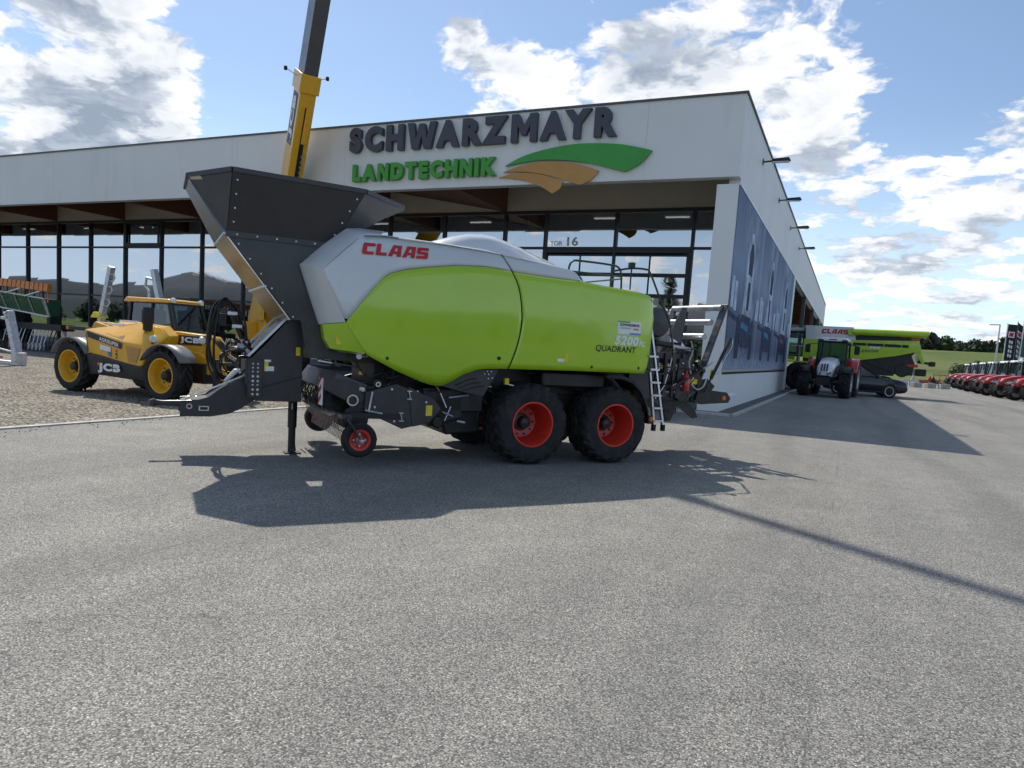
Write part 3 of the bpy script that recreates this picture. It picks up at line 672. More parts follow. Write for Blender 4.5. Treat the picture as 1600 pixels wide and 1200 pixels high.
# ---- floodlights on brackets
for i, y in enumerate((27.97, 34.6, 41.6, 48.9)):
    wl = thing('wall_floodlight', ('black floodlight on wall bracket above the banner, %s one along the roof edge' % ('corner-most', 'second', 'third', 'last')[i]), 'lamp', (XR, y, 8.9), 0, 'floodlights along the side wall')
    MB().box(0, .03, -.09, .09, -.1, .1).obj('bracket_plate', 'black_metal', wl, bevel=.005)
    MB().bar((.02, 0, .0), (.78, 0, .05), .05, .05).obj('bracket_arm', 'black_metal', wl)
    hd = MB(); hd.hexa([(.30, -.17, -.02), (.95, -.17, .02), (.95, .17, .02), (.30, .17, -.02)], [(.36, -.13, .08), (.88, -.13, .11), (.88, .13, .11), (.36, .13, .08)]); hd.obj('lamp_head', 'black_metal', wl, bevel=.01)
    MB().box(.34, .90, -.14, .14, -.034, -.026).obj('lamp_glass', 'clear_lens', wl, smooth=0)
# ================================================================== square baler with hopper
BT = R_(51.5 + 180)
ba = thing('square_baler', 'large lime green and silver square baler with dark feed hopper standing on asphalt', 'baler', (-4.93, 10.14, 0), BT)
ZBOT = [(-1.93, 1.39), (-.64, 1.38), (.5, 1.36), (.80, 1.345), (.94, 1.325), (1.12, 1.255), (1.30, 1.14), (1.38, 1.10), (1.45, 1.08), (1.55, 1.09), (1.71, 1.13), (2.06, 1.26), (2.45, 1.44), (2.49, 1.47), (2.75, 1.84), (3.05, 2.46)]
ZTOP = [(-2.03, 2.22), (-1.99, 2.46), (-1.95, 2.54), (-1.88, 2.58), (-1.66, 2.61), (-.67, 2.67), (-.61, 2.70), (-.54, 2.78), (-.44, 2.815), (.01, 2.87), (.55, 2.925), (.71, 2.95), (1.46, 2.965), (2.32, 2.97), (2.48, 2.96), (2.60, 2.91), (3.05, 2.46)]
ZMID = [(-.61, 2.672), (-.11, 2.675), (.35, 2.69), (.58, 2.71), (.89, 2.72), (1.33, 2.69), (1.79, 2.61), (2.0, 2.565), (2.11, 2.53), (2.2, 2.495), (2.29, 2.44), (2.45, 2.25), (2.60, 2.05), (2.75, 1.84)]
SEAM = [(1.36, .46), (1.40, .45), (1.5, .405), (1.69, .35), (1.87, .315), (2.05, .30), (2.27, .325), (2.48, .37), (2.6, .43), (2.71, .50), (2.93, .66), (3.0, .70)]
def bodyY(x, z):
    y = 1.225 - .022 * ((z - 1.95) / .8) ** 2 - .012 * max(0., z - 2.2) / .5
    if z < 1.46: y -= .05 * ((1.46 - z) / .36) ** 2
    if x < -1.6: y -= .12 * ((-1.6 - x) / .45) ** 2
    if z > 2.75: y -= .10 * ((z - 2.75) / .2) ** 2 * .5
    return y
def zb(x):
    if x < -1.93: return lerp_pts([(-2.03, 2.2), (-1.985, 1.63), (-1.93, 1.39)], x)
    return lerp_pts(ZBOT, x)
def zt(x): return lerp_pts(ZTOP, x)
def zm(x):
    if x < -.61: return zt(x)
    if x > 2.75: return zb(x)
    return lerp_pts(ZMID, x)
def panel(lo, hi, x0, x1, seam_end, nu, nv, inset=0.):
    def fn(u, v):
        x = x0 + (x1 - x0) * u
        a, c = lo(x), hi(x); c = max(c, a + .001)
        z = a + (c - a) * v
        d = lerp_pts(SEAM, z) - .45
        wgt = max(0., 1 - abs(x - seam_end) / .9)
        xx = x + d * wgt
        return (xx, bodyY(xx, z) - inset, z)
    return MB().grid(fn, nu, nv)
for sgn in (1, -1):
    for nm, m, lo, hi, x0, x1, nu, nv in (('front_side_panel', 'claas_green', zb, lambda x: zm(x) - .003, .462, 2.75, 56, 14), ('front_hood_panel', 'claas_white', lambda x: zm(x) + .003, zt, .462, 3.05, 56, 8),
                                         ('rear_side_panel', 'claas_green', zb, lambda x: zm(x) - .003, .438, -2.03, 56, 14), ('rear_hood_panel', 'claas_white', lambda x: zm(x) + .003, zt, .438, -.61, 26, 4)):
        p = panel(lo, hi, x0, x1, .45, nu, nv)
        if x0 > x1: p.f = [tuple(reversed(f)) for f in p.f]
        p.f = [tuple(reversed(f)) for f in p.f]
        if sgn < 0: p.mirror_y()
        p.obj(nm, m, ba, smooth=40, solid=.022, fix=False)
    # bevelled front corner strips
    inn = [(2.32, 2.972), (2.48, 2.962), (2.60, 2.912), (2.83, 2.69), (3.05, 2.462), (2.90, 2.15), (2.755, 1.843)]
    out = [(2.23, 3.045), (2.55, 3.045), (2.72, 3.02), (2.98, 2.80), (3.25, 2.53), (3.12, 2.16), (2.985, 1.80)]
    s_ = MB()
    n = len(inn)
    s_.add([(x, bodyY(x, z) - .001, z) for x, z in inn] + [(x, .92, z) for x, z in out] + [(x + .01, .70, z - .01) for x, z in out], [(i, i + 1, n + i + 1, n + i) for i in range(n - 1)] + [(n + i, n + i + 1, 2 * n + i + 1, 2 * n + i) for i in range(n - 1)])
    if sgn < 0: s_.mirror_y()
    s_.obj('hood_corner_panel', 'claas_white', ba, smooth=50)
    inn = [(2.752, 1.838), (2.62, 1.65), (2.49, 1.468)]; out = [(2.985, 1.795), (2.955, 1.62), (2.88, 1.50)]
    s_ = MB(); n = 3
    s_.add([(x, bodyY(x, z) - .001, z) for x, z in inn] + [(x, .97, z) for x, z in out] + [(x - .01, .72, z - .0) for x, z in out] + [(2.47, 1.02, 1.44), (2.75, .95, 1.46)],
           [(i, i + 1, n + i + 1, n + i) for i in range(2)] + [(n + i, n + i + 1, 2 * n + i + 1, 2 * n + i) for i in range(2)] + [(2, 9, 10, 5)])
    if sgn < 0: s_.mirror_y()
    s_.obj('side_corner_panel', 'claas_green', ba, smooth=50)
# top hood between the sides, raised hump, dark inner body
tp = MB(); xs_ = [-1.98, -1.88, -1.6, -1.1, -.67]
tp.hexa([(-1.95, -1.12, 2.50), (-.62, -1.17, 2.63), (-.62, 1.17, 2.63), (-1.95, 1.12, 2.50)], [(-1.95, -1.12, 2.53), (-.62, -1.17, 2.66), (-.62, 1.17, 2.66), (-1.95, 1.12, 2.53)])
tp.obj('rear_roof_cover', 'claas_green', ba, smooth=0)
tp = MB(); row = [(-.6, 2.67), (-.45, 2.79), (.0, 2.85), (.55, 2.905), (1.4, 2.945), (2.3, 2.955), (2.55, 2.93)]
tp.add([(x, s * 1.17, z) for x, z in row for s in (-1, 1)], [(2 * i, 2 * i + 2, 2 * i + 3, 2 * i + 1) for i in range(len(row) - 1)])
tp.obj('hood_roof', 'claas_white', ba, smooth=180)
hp = MB(); prof = [(1.62, 2.94), (1.42, 3.05), (1.15, 3.15), (.95, 3.21), (.72, 3.235), (.50, 3.22), (.2, 3.15), (-.1, 3.06), (-.48, 2.95), (-.56, 2.80)]
vs = []
for x, z in prof:
    vs += [(x, -.86, min(z, 2.86)), (x, -.78, z - .10 * (z > 2.9)), (x, -.60, z), (x, 0, z + .02), (x, .60, z), (x, .78, z - .10 * (z > 2.9)), (x, .86, min(z, 2.86))]
hp.add(vs, [(i * 7 + j, i * 7 + j + 1, i * 7 + j + 8, i * 7 + j + 7) for i in range(len(prof) - 1) for j in range(6)]); hp.obj('knotter_hood', 'claas_white', ba, smooth=50, fix=True)
ib = MB(); ib.prism([(-1.9, 1.42), (.5, 1.40), (1.45, 1.14), (2.45, 1.48), (2.85, 1.80), (3.0, 2.45), (2.5, 2.88), (-.5, 2.60), (-1.9, 2.45)], 'y', -1.08, 1.08)
ib.obj('inner_body', 'black_metal', ba, smooth=0)
# prints on the side
def pj(p): return Vector((p.x, bodyY(p.x, p.z) + .004, p.z))
U, V = (-1, 0, 0), (0, 0, 1)
block_text('brand_lettering', 'CLAAS', 'logo_red', ba, (2.585, 1.2, 2.695), Vector((-1, 0, .033)), V, .885, .145, .16, proj=lambda p: Vector((p.x, bodyY(p.x, p.z) + .011, p.z)))
text('model_number', '5200', 'white_print', ba, (-1.26, 1.2, 1.80), U, V, .45, .14, bold=.05, shear=.16, proj=pj)
text('model_suffix', 'FC', 'white_print', ba, (-1.715, 1.2, 1.80), U, V, .14, .075, bold=.03, shear=.16, proj=pj)
text('model_lettering', 'QUADRANT', 'black_print', ba, (-.93, 1.2, 1.675), U, V, .735, .105, bold=.015, shear=.14, proj=pj)
def decal(name, m, x0, x1, z0, z1, y=None, lift=.003, parent=ba):
    def fn(u, v):
        x = x0 + (x1 - x0) * u; z = z0 + (z1 - z0) * v; return (x, (bodyY(x, z) if y is None else y) + lift, z)
    return MB().grid(fn, 4, 2).obj(name, m, parent, smooth=0)
decal('dealer_sticker', 'white_print', -1.30, -1.73, 1.965, 2.16)
mat('sticker_blue', (.04, .22, .5), .4, var=0); mat('sticker_green', (.1, .4, .06), .4, var=0)
decal('sticker_band', 'sticker_green', -1.30, -1.52, 2.135, 2.158, lift=.0045); decal('sticker_band', 'sticker_blue', -1.52, -1.73, 1.967, 1.99, lift=.0045)
text('sticker_lettering', 'SCHWARZMAYR', 'black_print', ba, (-1.335, 1.2, 2.085), U, V, .36, .04, bold=.04, proj=lambda p: Vector((p.x, bodyY(p.x, p.z) + .0065, p.z)))
text('sticker_lettering', 'LANDTECHNIK', 'sticker_green', ba, (-1.335, 1.2, 2.045), U, V, .2, .022, bold=.02, proj=lambda p: Vector((p.x, bodyY(p.x, p.z) + .0065, p.z)))
decal('sticker_swoosh', 'emblem_orange', -1.58, -1.68, 2.035, 2.06, lift=.0045)
decal('warning_sticker', 'sticker_yellow', -.42, -.48, 1.50, 1.62); decal('data_sticker', 'white_print', -.31, -.415, 1.50, 1.545)
decal('warning_sticker', 'sticker_yellow', 2.83, 2.75, 1.56, 1.70, y=1.06, lift=.02); decal('warning_sticker', 'sticker_yellow', 2.64, 2.60, 1.56, 1.65, y=1.12, lift=.04)
lk = MB(); lk.lathe([(.0, .012), (.018, .012), (.026, .006), (.028, 0)], (.62, bodyY(.62, 1.5), 1.50), (0, 1, 0), 16); lk.obj('panel_lock', 'black_plastic', ba)

# ---- hopper: rim, flared upper funnel, lower trunk
H = 1.25 - .30   # half width at the rim
hr = [(4.08, H), (2.50, H), (1.84, .42), (1.84, -.42), (2.50, -H), (4.08, -H), (4.54, -.42), (4.54, .42)]
hl = [(4.11, .75), (2.86, .75), (2.86, .74), (2.86, -.74), (2.86, -.75), (4.11, -.75), (4.13, -.74), (4.13, .74)]
zr, zl = 3.50, 2.80
rimz = [3.52, 3.50, 3.47, 3.47, 3.50, 3.52, 3.47, 3.47]
up = [(x, y, rimz[i]) for i, (x, y) in enumerate(hr)]; lo_ = [(x, y, zl) for x, y in hl]
names = {0: 'hopper_side_sheet', 1: 'hopper_corner_sheet', 2: 'hopper_rear_sheet', 3: 'hopper_corner_sheet', 4: 'hopper_side_sheet', 5: 'hopper_corner_sheet', 6: 'hopper_front_sheet', 7: 'hopper_corner_sheet'}
mat('hopper_grey', (.055, .056, .060), .36, coat=.15, var=.10, vs=2.5, dirt=.06)
mat('hopper_black', (.022, .023, .026), .34, coat=.2, var=.15, vs=2.5, dirt=.05)
def steel_sheet():
    m = bpy.data.materials.new('steel_sheet'); m.use_nodes = True; g = NT(m.node_tree); b = g.n['Principled BSDF']
    co = g.new('ShaderNodeTexCoord').outputs['Object']; mp = g.new('ShaderNodeMapping'); mp.inputs['Scale'].default_value = (2, 40, 2); g.l.new(co, mp.inputs[0])
    c = g.ramp(g.noise(mp.outputs[0], 2., 5, .6), ((.3, (.42, .41, .40)), (.7, (.62, .61, .60)))); g.put(b.inputs['Base Color'], c)
    b.inputs['Metallic'].default_value = 1.; b.inputs['Roughness'].default_value = .22; MATS['steel_sheet'] = m
steel_sheet()
for i in range(8):
    j = (i + 1) % 8
    q = MB().add([up[i], up[j], lo_[j], lo_[i]], [(0, 1, 2, 3)])
    q.obj(names[i], 'steel_sheet' if i == 6 else ('hopper_grey' if i % 2 else 'hopper_black'), ba, smooth=0, solid=.012)
rm = MB()
for i in range(8):
    j = (i + 1) % 8; a, c = Vector(up[i]), Vector(up[j]); rm.bar(a, c, .05, .055)
rm.obj('hopper_rim', 'anthracite', ba, smooth=0)
trunk_t = [(4.11, .752, 2.80), (2.85, .752, 2.80), (2.85, -.752, 2.80), (4.11, -.752, 2.80)]
trunk_b = [(3.33, .752, 1.83), (2.60, .752, 1.83), (2.60, -.752, 1.83), (3.33, -.752, 1.83)]
MB().add([trunk_t[0], trunk_t[1], trunk_b[1], trunk_b[0]], [(0, 1, 2, 3)]).obj('trunk_side_sheet', 'hopper_black', ba, smooth=0, solid=.012)
MB().add([trunk_t[2], trunk_t[3], trunk_b[3], trunk_b[2]], [(0, 1, 2, 3)]).obj('trunk_side_sheet', 'hopper_black', ba, smooth=0, solid=.012)
MB().add([trunk_t[1], trunk_t[2], trunk_b[2], trunk_b[1]], [(0, 1, 2, 3)]).obj('trunk_rear_sheet', 'hopper_black', ba, smooth=0, solid=.012)
# bare steel front wall of the trunk, in three lengths that stand a little proud at the joints
def fw(t): return Vector((4.125 + (3.345 - 4.125) * t, 0, 2.80 + (1.83 - 2.80) * t))
for t0, t1 in ((0, .60), (.605, 1.0)):
    a, c = fw(t0), fw(t1)
    MB().add([(a.x, .765, a.z), (a.x, -.765, a.z), (c.x, -.765, c.z), (c.x, .765, c.z)], [(0, 3, 2, 1)]).obj('trunk_front_sheet', 'steel_sheet', ba, smooth=0, solid=.014)
for t0 in (0., .605):
    a = fw(t0); MB().bar((a.x + .012, .78, a.z + .0), (a.x + .012, -.78, a.z), .04, .025).obj('flange_bar', 'galv', ba, smooth=0)
MB().bar((4.13, .768, 2.80), (2.86, .768, 2.80), .03, .07).obj('hopper_seam_bar', 'anthracite', ba, smooth=0)
up0, lo0 = Vector(up[7]), Vector(lo_[7])
MB().add([Vector(up[7]) + Vector((.01, .02, 0)), Vector(lo_[7]) + Vector((.02, .03, 0)), Vector(lo_[7]) + Vector((-.16, .02, -.02)), Vector(up[7]).lerp(Vector(up[0]), .30) + Vector((.012, .012, -.02))], [(0, 1, 2, 3)]).obj('hopper_edge_strip', 'steel_sheet', ba, smooth=0, solid=.006)
rv = MB()
def rivet(b_, x, y, z, r=.011): b_.cyl((x, y - .004, z), (x, y + .010, z), r, 8)
for i in range(4):
    t = (i + .7) / 4.6; p = Vector(up[0]).lerp(Vector(lo_[0]), t); rivet(rv, p.x - .06, p.y + .008, p.z); p = Vector(up[1]).lerp(Vector(lo_[1]), t); rivet(rv, p.x + .05, p.y + .008, p.z)
for i in range(5): rivet(rv, 4.0 - i * .23, .785, 2.80)
for i in range(6):
    a = fw(.06 + i * .17); rivet(rv, a.x - .10, .772, a.z - .05)
rv.obj('hopper_rivets', 'galv', ba)
text('hopper_mark', 'Krassort', 'white_print', ba, (3.43, .752, 2.585), U, V, .155, .036, bold=.02, off=.008)
MB().add([(3.385, .760, 2.66), (3.35, .760, 2.715), (3.315, .760, 2.66), (3.335, .760, 2.66), (3.35, .760, 2.685), (3.365, .760, 2.66)], [(0, 1, 4, 5), (1, 2, 3, 4)]).obj('hopper_emblem', 'white_print', ba, smooth=0)

# ---- front frame, drawbar, hitch
dp = [(3.30, 1.84), (3.55, 1.54), (3.76, 1.31), (3.83, 1.30), (3.83, .98), (3.70, .76), (3.12, .76), (3.12, 1.34), (3.05, 1.40), (3.12, 1.84)]
for s in (1, -1):
    MB().prism(dp, 'y', s * .43, s * .46).obj('drawbar_side_plate', 'anthracite', ba, smooth=0, bevel=.006)
MB().prism([(3.12, .80), (3.68, .80), (3.80, 1.0), (3.80, 1.26), (3.12, 1.26)], 'y', -.42, .42).obj('drawbar_box', 'anthracite', ba, smooth=0)
cv = MB(); cv.add([(3.31, .40, 1.86), (3.31, -.40, 1.86), (3.80, -.40, 1.33), (3.80, .40, 1.33)], [(0, 1, 2, 3)]); cv.obj('drawbar_cover', 'hopper_black', ba, smooth=0, solid=.01)
MB().bar((3.325, .452, 1.865), (3.80, .452, 1.335), .012, .03).obj('cover_edge_strip', 'alu', ba, smooth=0)
MB().bar((3.325, -.40, 1.90), (3.80, -.40, 1.37), .012, .03).obj('cover_edge_strip', 'alu', ba, smooth=0)
MB().bar((3.12, .465, 1.10), (3.68, .465, .92), .012, .02).obj('weld_line', 'black_metal', ba, smooth=0)
fp = MB(); fp.box(3.62, 3.80, .462, .478, .80, 1.30); fp.obj('bolt_plate', 'anthracite', ba, bevel=.004)
bt = MB()
for z in (.85, .91, 1.02, 1.08): 
    for x in (3.68, 3.74): bt.cyl((x, .476, z), (x, .496, z), .016, 8)
for z in (.97, 1.14, 1.19, 1.24): 
    for x in (3.68, 3.74): bt.cyl((x, .474, z), (x, .4795, z), .012, 8)
bt.obj('plate_bolts', 'galv', ba)
tg = [(4.57, .73), (4.58, .53), (4.22, .53), (4.0, .57), (3.86, .635), (3.66, .78), (3.66, 1.06), (3.80, 1.06), (4.0, .97), (4.14, .87), (4.25, .78), (4.36, .745)]
for s in (1, -1): MB().prism(tg, 'y', s * .27, s * .30).obj('drawbar_tongue_plate', 'anthracite', ba, smooth=0, bevel=.006)
MB().prism([(4.56, .55), (4.22, .55), (3.86, .655), (3.70, .78), (3.70, 1.03), (3.98, .94), (4.25, .76), (4.56, .71)], 'y', -.268, .268).obj('drawbar_tongue', 'anthracite', ba, smooth=0)
hk = MB(); hk.tube([(4.55, 0, .66), (4.68, 0, .665), (4.78, 0, .665), (4.84, 0, .665)], [.05, .04, .035, .045], 12); hk.lathe([(.0, -.055), (.04, -.045), (.06, 0), (.04, .045), (0, .055)], (4.88, 0, .665), (1, 0, 0), 14); hk.obj('hitch_ball', 'anthracite', ba)
MB().lathe([(.022, .0), (.036, .0), (.036, .008), (.022, .008)], (4.47, .30, .66), (0, 1, 0), 16, close=True).obj('eye_ring', 'steel', ba)
MB().box(4.24, 4.36, .301, .305, .605, .665).obj('type_plate', 'alu', ba, smooth=0); MB().box(4.255, 4.345, .305, .307, .617, .653).obj('type_plate_print', 'black_print', ba, smooth=0)
MB().bar((4.52, .24, .745), (3.78, .24, 1.09), .03, .02).obj('tongue_edge', 'alu', ba, smooth=0)
sm = MB(); sm.tube([(4.05, .15, .98), (3.98, .16, 1.05), (3.92, .17, 1.12), (3.86, .2, 1.14)], [.02, .03, .035, .02], 8); sm.obj('hose_guide', 'white_paint', ba)
decal('data_sticker', 'white_print', 3.58, 3.48, 1.155, 1.215, y=.461); decal('warning_sticker', 'sticker_yellow', 3.60, 3.55, 1.15, 1.27, y=.4605); decal('data_sticker', 'white_print', 3.60, 3.52, 1.272, 1.30, y=.4605); decal('warning_sticker', 'sticker_yellow', 3.21, 3.155, 1.37, 1.48, y=.461)
# neck frame between drawbar and body
MB().prism([(1.6, 1.30), (3.13, 1.36), (3.14, 1.95), (2.70, 1.95), (2.5, 1.6), (1.6, 1.6)], 'y', -.75, .75).obj('front_frame', 'anthracite', ba, smooth=0, bevel=.008)
MB().prism([(2.62, 1.34), (3.12, 1.36), (3.22, 1.84), (2.62, 1.90)], 'y', .752, .765).obj('front_frame_plate', 'anthracite', ba, smooth=0, bevel=.004)
MB().prism([(2.62, 1.34), (3.12, 1.36), (3.22, 1.84), (2.62, 1.90)], 'y', -.765, -.752).obj('front_frame_plate', 'anthracite', ba, smooth=0, bevel=.004)
cy = MB(); cy.cyl((3.0, .80, 1.33), (2.82, .80, 1.31), .032, 12); cy.cyl((2.82, .80, 1.31), (2.45, .80, 1.27), .014, 8); cy.obj('lift_cylinder', 'steel', ba)
# parking jack
jk = MB(); jk.cyl((3.15, 0, .36), (3.15, 0, .80), .062, 16); jk.obj('jack_sleeve', 'black_metal', ba)
jl = MB(); jl.cyl((3.15, 0, .02), (3.15, 0, .40), .050, 16); jl.tube([(3.15, 0, .12), (3.14, 0, .03)], [.05, .055], 14); jl.box(3.03, 3.25, -.10, .10, .0, .018); jl.obj('jack_leg', 'black_metal', ba)
MB().box(3.16, 3.175, .055, .064, .62, .70).obj('jack_label', 'white_print', ba, smooth=0)
# hoses and couplings
hs = random.Random(3)
arch = [((3.72, -.05, 1.10), (4.08, .06, 1.0), (4.24, .10, 1.35), (4.18, .12, 1.85), (4.02, .12, 2.02), (3.88, .15, 1.80), (3.80, .18, 1.50)),]
for i in range(9):
    r = lambda a: hs.uniform(-a, a)
    base = [Vector(p) + Vector((r(.05), r(.14), r(.04))) for p in arch[0]]
    if i > 5: base = [Vector((3.74, r(.2), 1.15 + r(.1))), Vector((3.95, r(.2), 1.05 + r(.08))), Vector((4.10, r(.2), 1.2 + r(.1))), Vector((3.98, r(.2), 1.45 + r(.08))), Vector((3.80, r(.2), 1.42))]
    pts = []
    for a in range(len(base) - 1):
        p0, p1, p2, p3 = base[max(a - 1, 0)], base[a], base[a + 1], base[min(a + 2, len(base) - 1)]
        for q in range(6):
            t = q / 6; pts.append(.5 * ((2 * p1) + (p2 - p0) * t + (2 * p0 - 5 * p1 + 4 * p2 - p3) * t * t + (3 * p1 - p0 - 3 * p2 + p3) * t ** 3))
    pts.append(base[-1])
    MB().tube(pts, .015 if i < 6 else .011, 7).obj('hydraulic_hose', 'hose', ba, smooth=180)
for i in range(14):
    x = 3.70 + hs.uniform(0, .22); y = hs.uniform(-.2, .4); z = 1.34 + hs.uniform(0, .24) - (x - 3.7) * .5
    d = Vector((hs.uniform(.3, 1), hs.uniform(-.4, .6), hs.uniform(-.2, .7))).normalized() * hs.uniform(.07, .13)
    MB().cyl((x, y, z), (x + d.x, y + d.y, z + d.z), hs.choice((.018, .022)), 8).obj('hose_coupling', hs.choice(('steel', 'black_plastic', 'galv')), ba)
for p, q in (((3.98, .2, 1.86), (3.99, .26, 1.88)), ((3.92, .2, 1.70), (3.93, .26, 1.72))):
    MB().box(p[0] - .06, p[0] + .06, .18, .26, p[2] - .02, p[2] + .025).obj('hose_clip', 'white_paint', ba, bevel=.01)
MB().bar((4.0, .2, 1.88), (3.86, .2, 1.55), .08, .05).obj('hose_holder', 'black_plastic', ba, bevel=.01)

# ---- chassis, axles, wheels
ch = MB(); ch.box(-2.0, 2.2, -.62, .62, .98, 1.36); ch.obj('chassis_beam', 'black_metal', ba, smooth=0, bevel=.01)
ch = MB(); ch.box(-2.3, -1.9, -.60, .60, 1.1, 2.3); ch.obj('bale_chamber', 'black_metal', ba, smooth=0)
for x in (.02, -1.40):
    MB().cyl((x, -1.0, .58), (x, 1.0, .58), .075, 14).obj('axle', 'black_metal', ba)
    MB().box(x - .12, x + .12, -.55, .55, .52, .98).obj('axle_bracket', 'black_metal', ba, smooth=0, bevel=.01)
for s in (1, -1):
    MB().prism([(.6, .98), (-2.0, .98), (-1.75, .68), (.35, .68)], 'y', s * .50, s * .58).obj('bogie_beam', 'black_metal', ba, smooth=0, bevel=.01)
for x in (.02, -1.40):
    for s in (1, -1):
        wheel(ba, (x, s * .95, .585), .585, .60, .318, 'red_rim', s, lugs=20, lug_h=.030, style='block', dish=.95, hub=.085, hubmat='anthracite', bolts=10, lug_w=.075)
# fender plate with louvres ahead of the wheels
for s in (1, -1):
    MB().prism([(1.42, 1.085), (1.28, 1.15), (1.12, 1.25), (.94, 1.325), (.56, 1.345), (.78, .955), (1.12, 1.02)], 'y', s * 1.10, s * 1.12).obj('fender_plate', 'anthracite', ba, smooth=0, bevel=.004)
    for k in range(3):
        pts = [(1.20 - k * .06 - i * .06, s * 1.124, 1.10 - k * .035 + .10 * math.sin(i / 5 * 1.6) * (1 - k * .15)) for i in range(6)]
        MB().tube(pts, .008, 6).obj('fender_slot', 'black_print', ba)
    fb = MB()
    for (x, z) in ((.72, 1.27), (.78, 1.27), (.68, 1.31), (.74, 1.31), (.66, 1.22), (.72, 1.21)): fb.cyl((x, s * 1.118, z), (x, s * 1.13, z), .010, 8)
    fb.obj('fender_bolts', 'galv', ba)
    # rear mudguard
    arc = [(-1.18, 1.34), (-1.45, 1.335), (-1.65, 1.28), (-1.80, 1.16), (-1.90, 1.02), (-1.97, .86), (-2.0, .68)]
    g_ = MB(); n = len(arc)
    g_.add([(x, s * .68, z) for x, z in arc] + [(x, s * 1.23, z) for x, z in arc] + [(x + .02, s * 1.25, z - .05) for x, z in arc], [(i, i + 1, n + i + 1, n + i) for i in range(n - 1)] + [(n + i, n + i + 1, 2 * n + i + 1, 2 * n + i) for i in range(n - 1)])
    g_.obj('rear_mudguard', 'black_plastic', ba, smooth=60, solid=.01)
    MB().box(-2.06, -1.98, s * 1.02, s * 1.26, .62, .74).obj('marker_bracket', 'black_plastic', ba, smooth=0)
    MB().lathe([(.0, .02), (.03, .018), (.04, .0)], (-2.03, s * 1.26, .69), (0, s, 0), 16).obj('marker_light', 'orange_lens', ba)
# underbody clutter: tanks, rods, valve blocks
ur = random.Random(11)
MB().box(.7, 1.6, .55, .95, .72, 1.05).obj('tool_box', 'black_metal', ba, bevel=.02)
MB().box(-1.3, -.2, .62, 1.0, 1.12, 1.34).obj('air_tank_cover', 'black_metal', ba, bevel=.03)
for i in range(12):
    x = ur.uniform(-1.2, 1.3); z = ur.uniform(.9, 1.3); a = Vector((x, ur.uniform(.7, 1.02), z)); e = a + Vector((ur.uniform(-.4, .4), 0, ur.uniform(-.08, .08)))
    MB().cyl(a, e, ur.uniform(.008, .018), 6).obj('linkage_rod', ur.choice(('black_metal', 'black_metal', 'steel')), ba)
MB().box(.36, .42, 1.0, 1.05, 1.13, 1.22).obj('warning_tag', 'sticker_yellow', ba, smooth=0)

# ---- pick-up unit
pk = MB(); pk.prism([(2.44, .97), (2.04, 1.09), (1.52, .92), (1.40, .77), (1.55, .59), (1.94, .50), (2.45, .72)], 'y', 1.12, 1.15); pk.obj('pickup_side_shield', 'anthracite', ba, smooth=0, bevel=.01)
pk = MB(); pk.prism([(2.44, .97), (2.04, 1.09), (1.52, .92), (1.40, .77), (1.55, .59), (1.94, .50), (2.45, .72)], 'y', -1.15, -1.12); pk.obj('pickup_side_shield', 'anthracite', ba, smooth=0, bevel=.01)
MB().prism([(1.88, 1.06), (1.70, .99), (1.66, .56), (1.80, .53)], 'y', 1.15, 1.165).obj('pickup_shield_rib', 'anthracite', ba, smooth=0, bevel=.006)
for (x, z) in ((1.86, .95), (1.96, .66)):
    h_ = MB(); h_.tube([(x - .012, 1.17, z - .06), (x, 1.18, z), (x + .012, 1.17, z + .06)], .008, 6); h_.bar((x - .035, 1.172, z - .055), (x + .03, 1.172, z - .05), .008, .012); h_.bar((x - .03, 1.172, z + .05), (x + .035, 1.172, z + .055), .008, .012); h_.obj('shield_catch', 'galv', ba)
decal('warning_sticker', 'sticker_yellow', 1.62, 1.53, .68, .82, y=1.152)
rl = MB(); rl.lathe([(.0, -1.1), (.17, -1.1), (.17, 1.1), (0, 1.1)], (2.55, 0, .62), (0, 1, 0), 24); rl.obj('pickup_reel_drum', 'black_metal', ba)
tn = MB(); tr_ = random.Random(5)
for k in range(30):
    y = -1.05 + k * .0724
    for q in range(5):
        a = 2 * math.pi * (q / 5) + .3
        p = Vector((2.55 + .17 * math.cos(a), y, .62 + .17 * math.sin(a))); e = p + Vector((math.cos(a - .4), 0, math.sin(a - .4))) * .17
        tn.tube([p, (p + e) / 2 + Vector((0, 0, .01)), e], .006, 4, cap=False)
tn.obj('pickup_tines', 'steel', ba, kind='stuff')
for k in range(15):
    y = -1.02 + k * .146
    pts = [(2.55 + .235 * math.cos(a), .62 + .235 * math.sin(a)) for a in [R_(-60 + i * 24) for i in range(9)]]
    s_ = MB(); n = len(pts); s_.add([(x, y - .045, z) for x, z in pts] + [(x, y + .045, z) for x, z in pts], [(i, i + 1, n + i + 1, n + i) for i in range(n - 1)]); s_.obj('pickup_strip', 'black_metal', ba, smooth=60)
br = MB()
for k in range(70):
    y = -1.05 + k * .03; br.tube([(2.86, y, 1.02), (2.90 + tr_.uniform(-.03, .03), y, .85), (2.84 + tr_.uniform(-.05, .05), y + tr_.uniform(-.02, .02), .68 + tr_.uniform(-.03, .03))], .005, 4, cap=False)
br.obj('crop_press_tines', 'black_plastic', ba, kind='stuff')
cp = MB(); cp.hexa([(2.40, -1.05, 1.02), (2.92, -1.05, .98), (2.92, 1.05, .98), (2.40, 1.05, 1.02)], [(2.40, -1.05, 1.06), (2.78, -1.0, 1.20), (2.78, 1.0, 1.20), (2.40, 1.05, 1.06)]); cp.obj('crop_press_plate', 'hopper_grey', ba, smooth=0, bevel=.01)
MB().cyl((2.62, -1.06, .93), (2.62, 1.06, .93), .07, 16).obj('crop_press_roller', 'black_metal', ba)
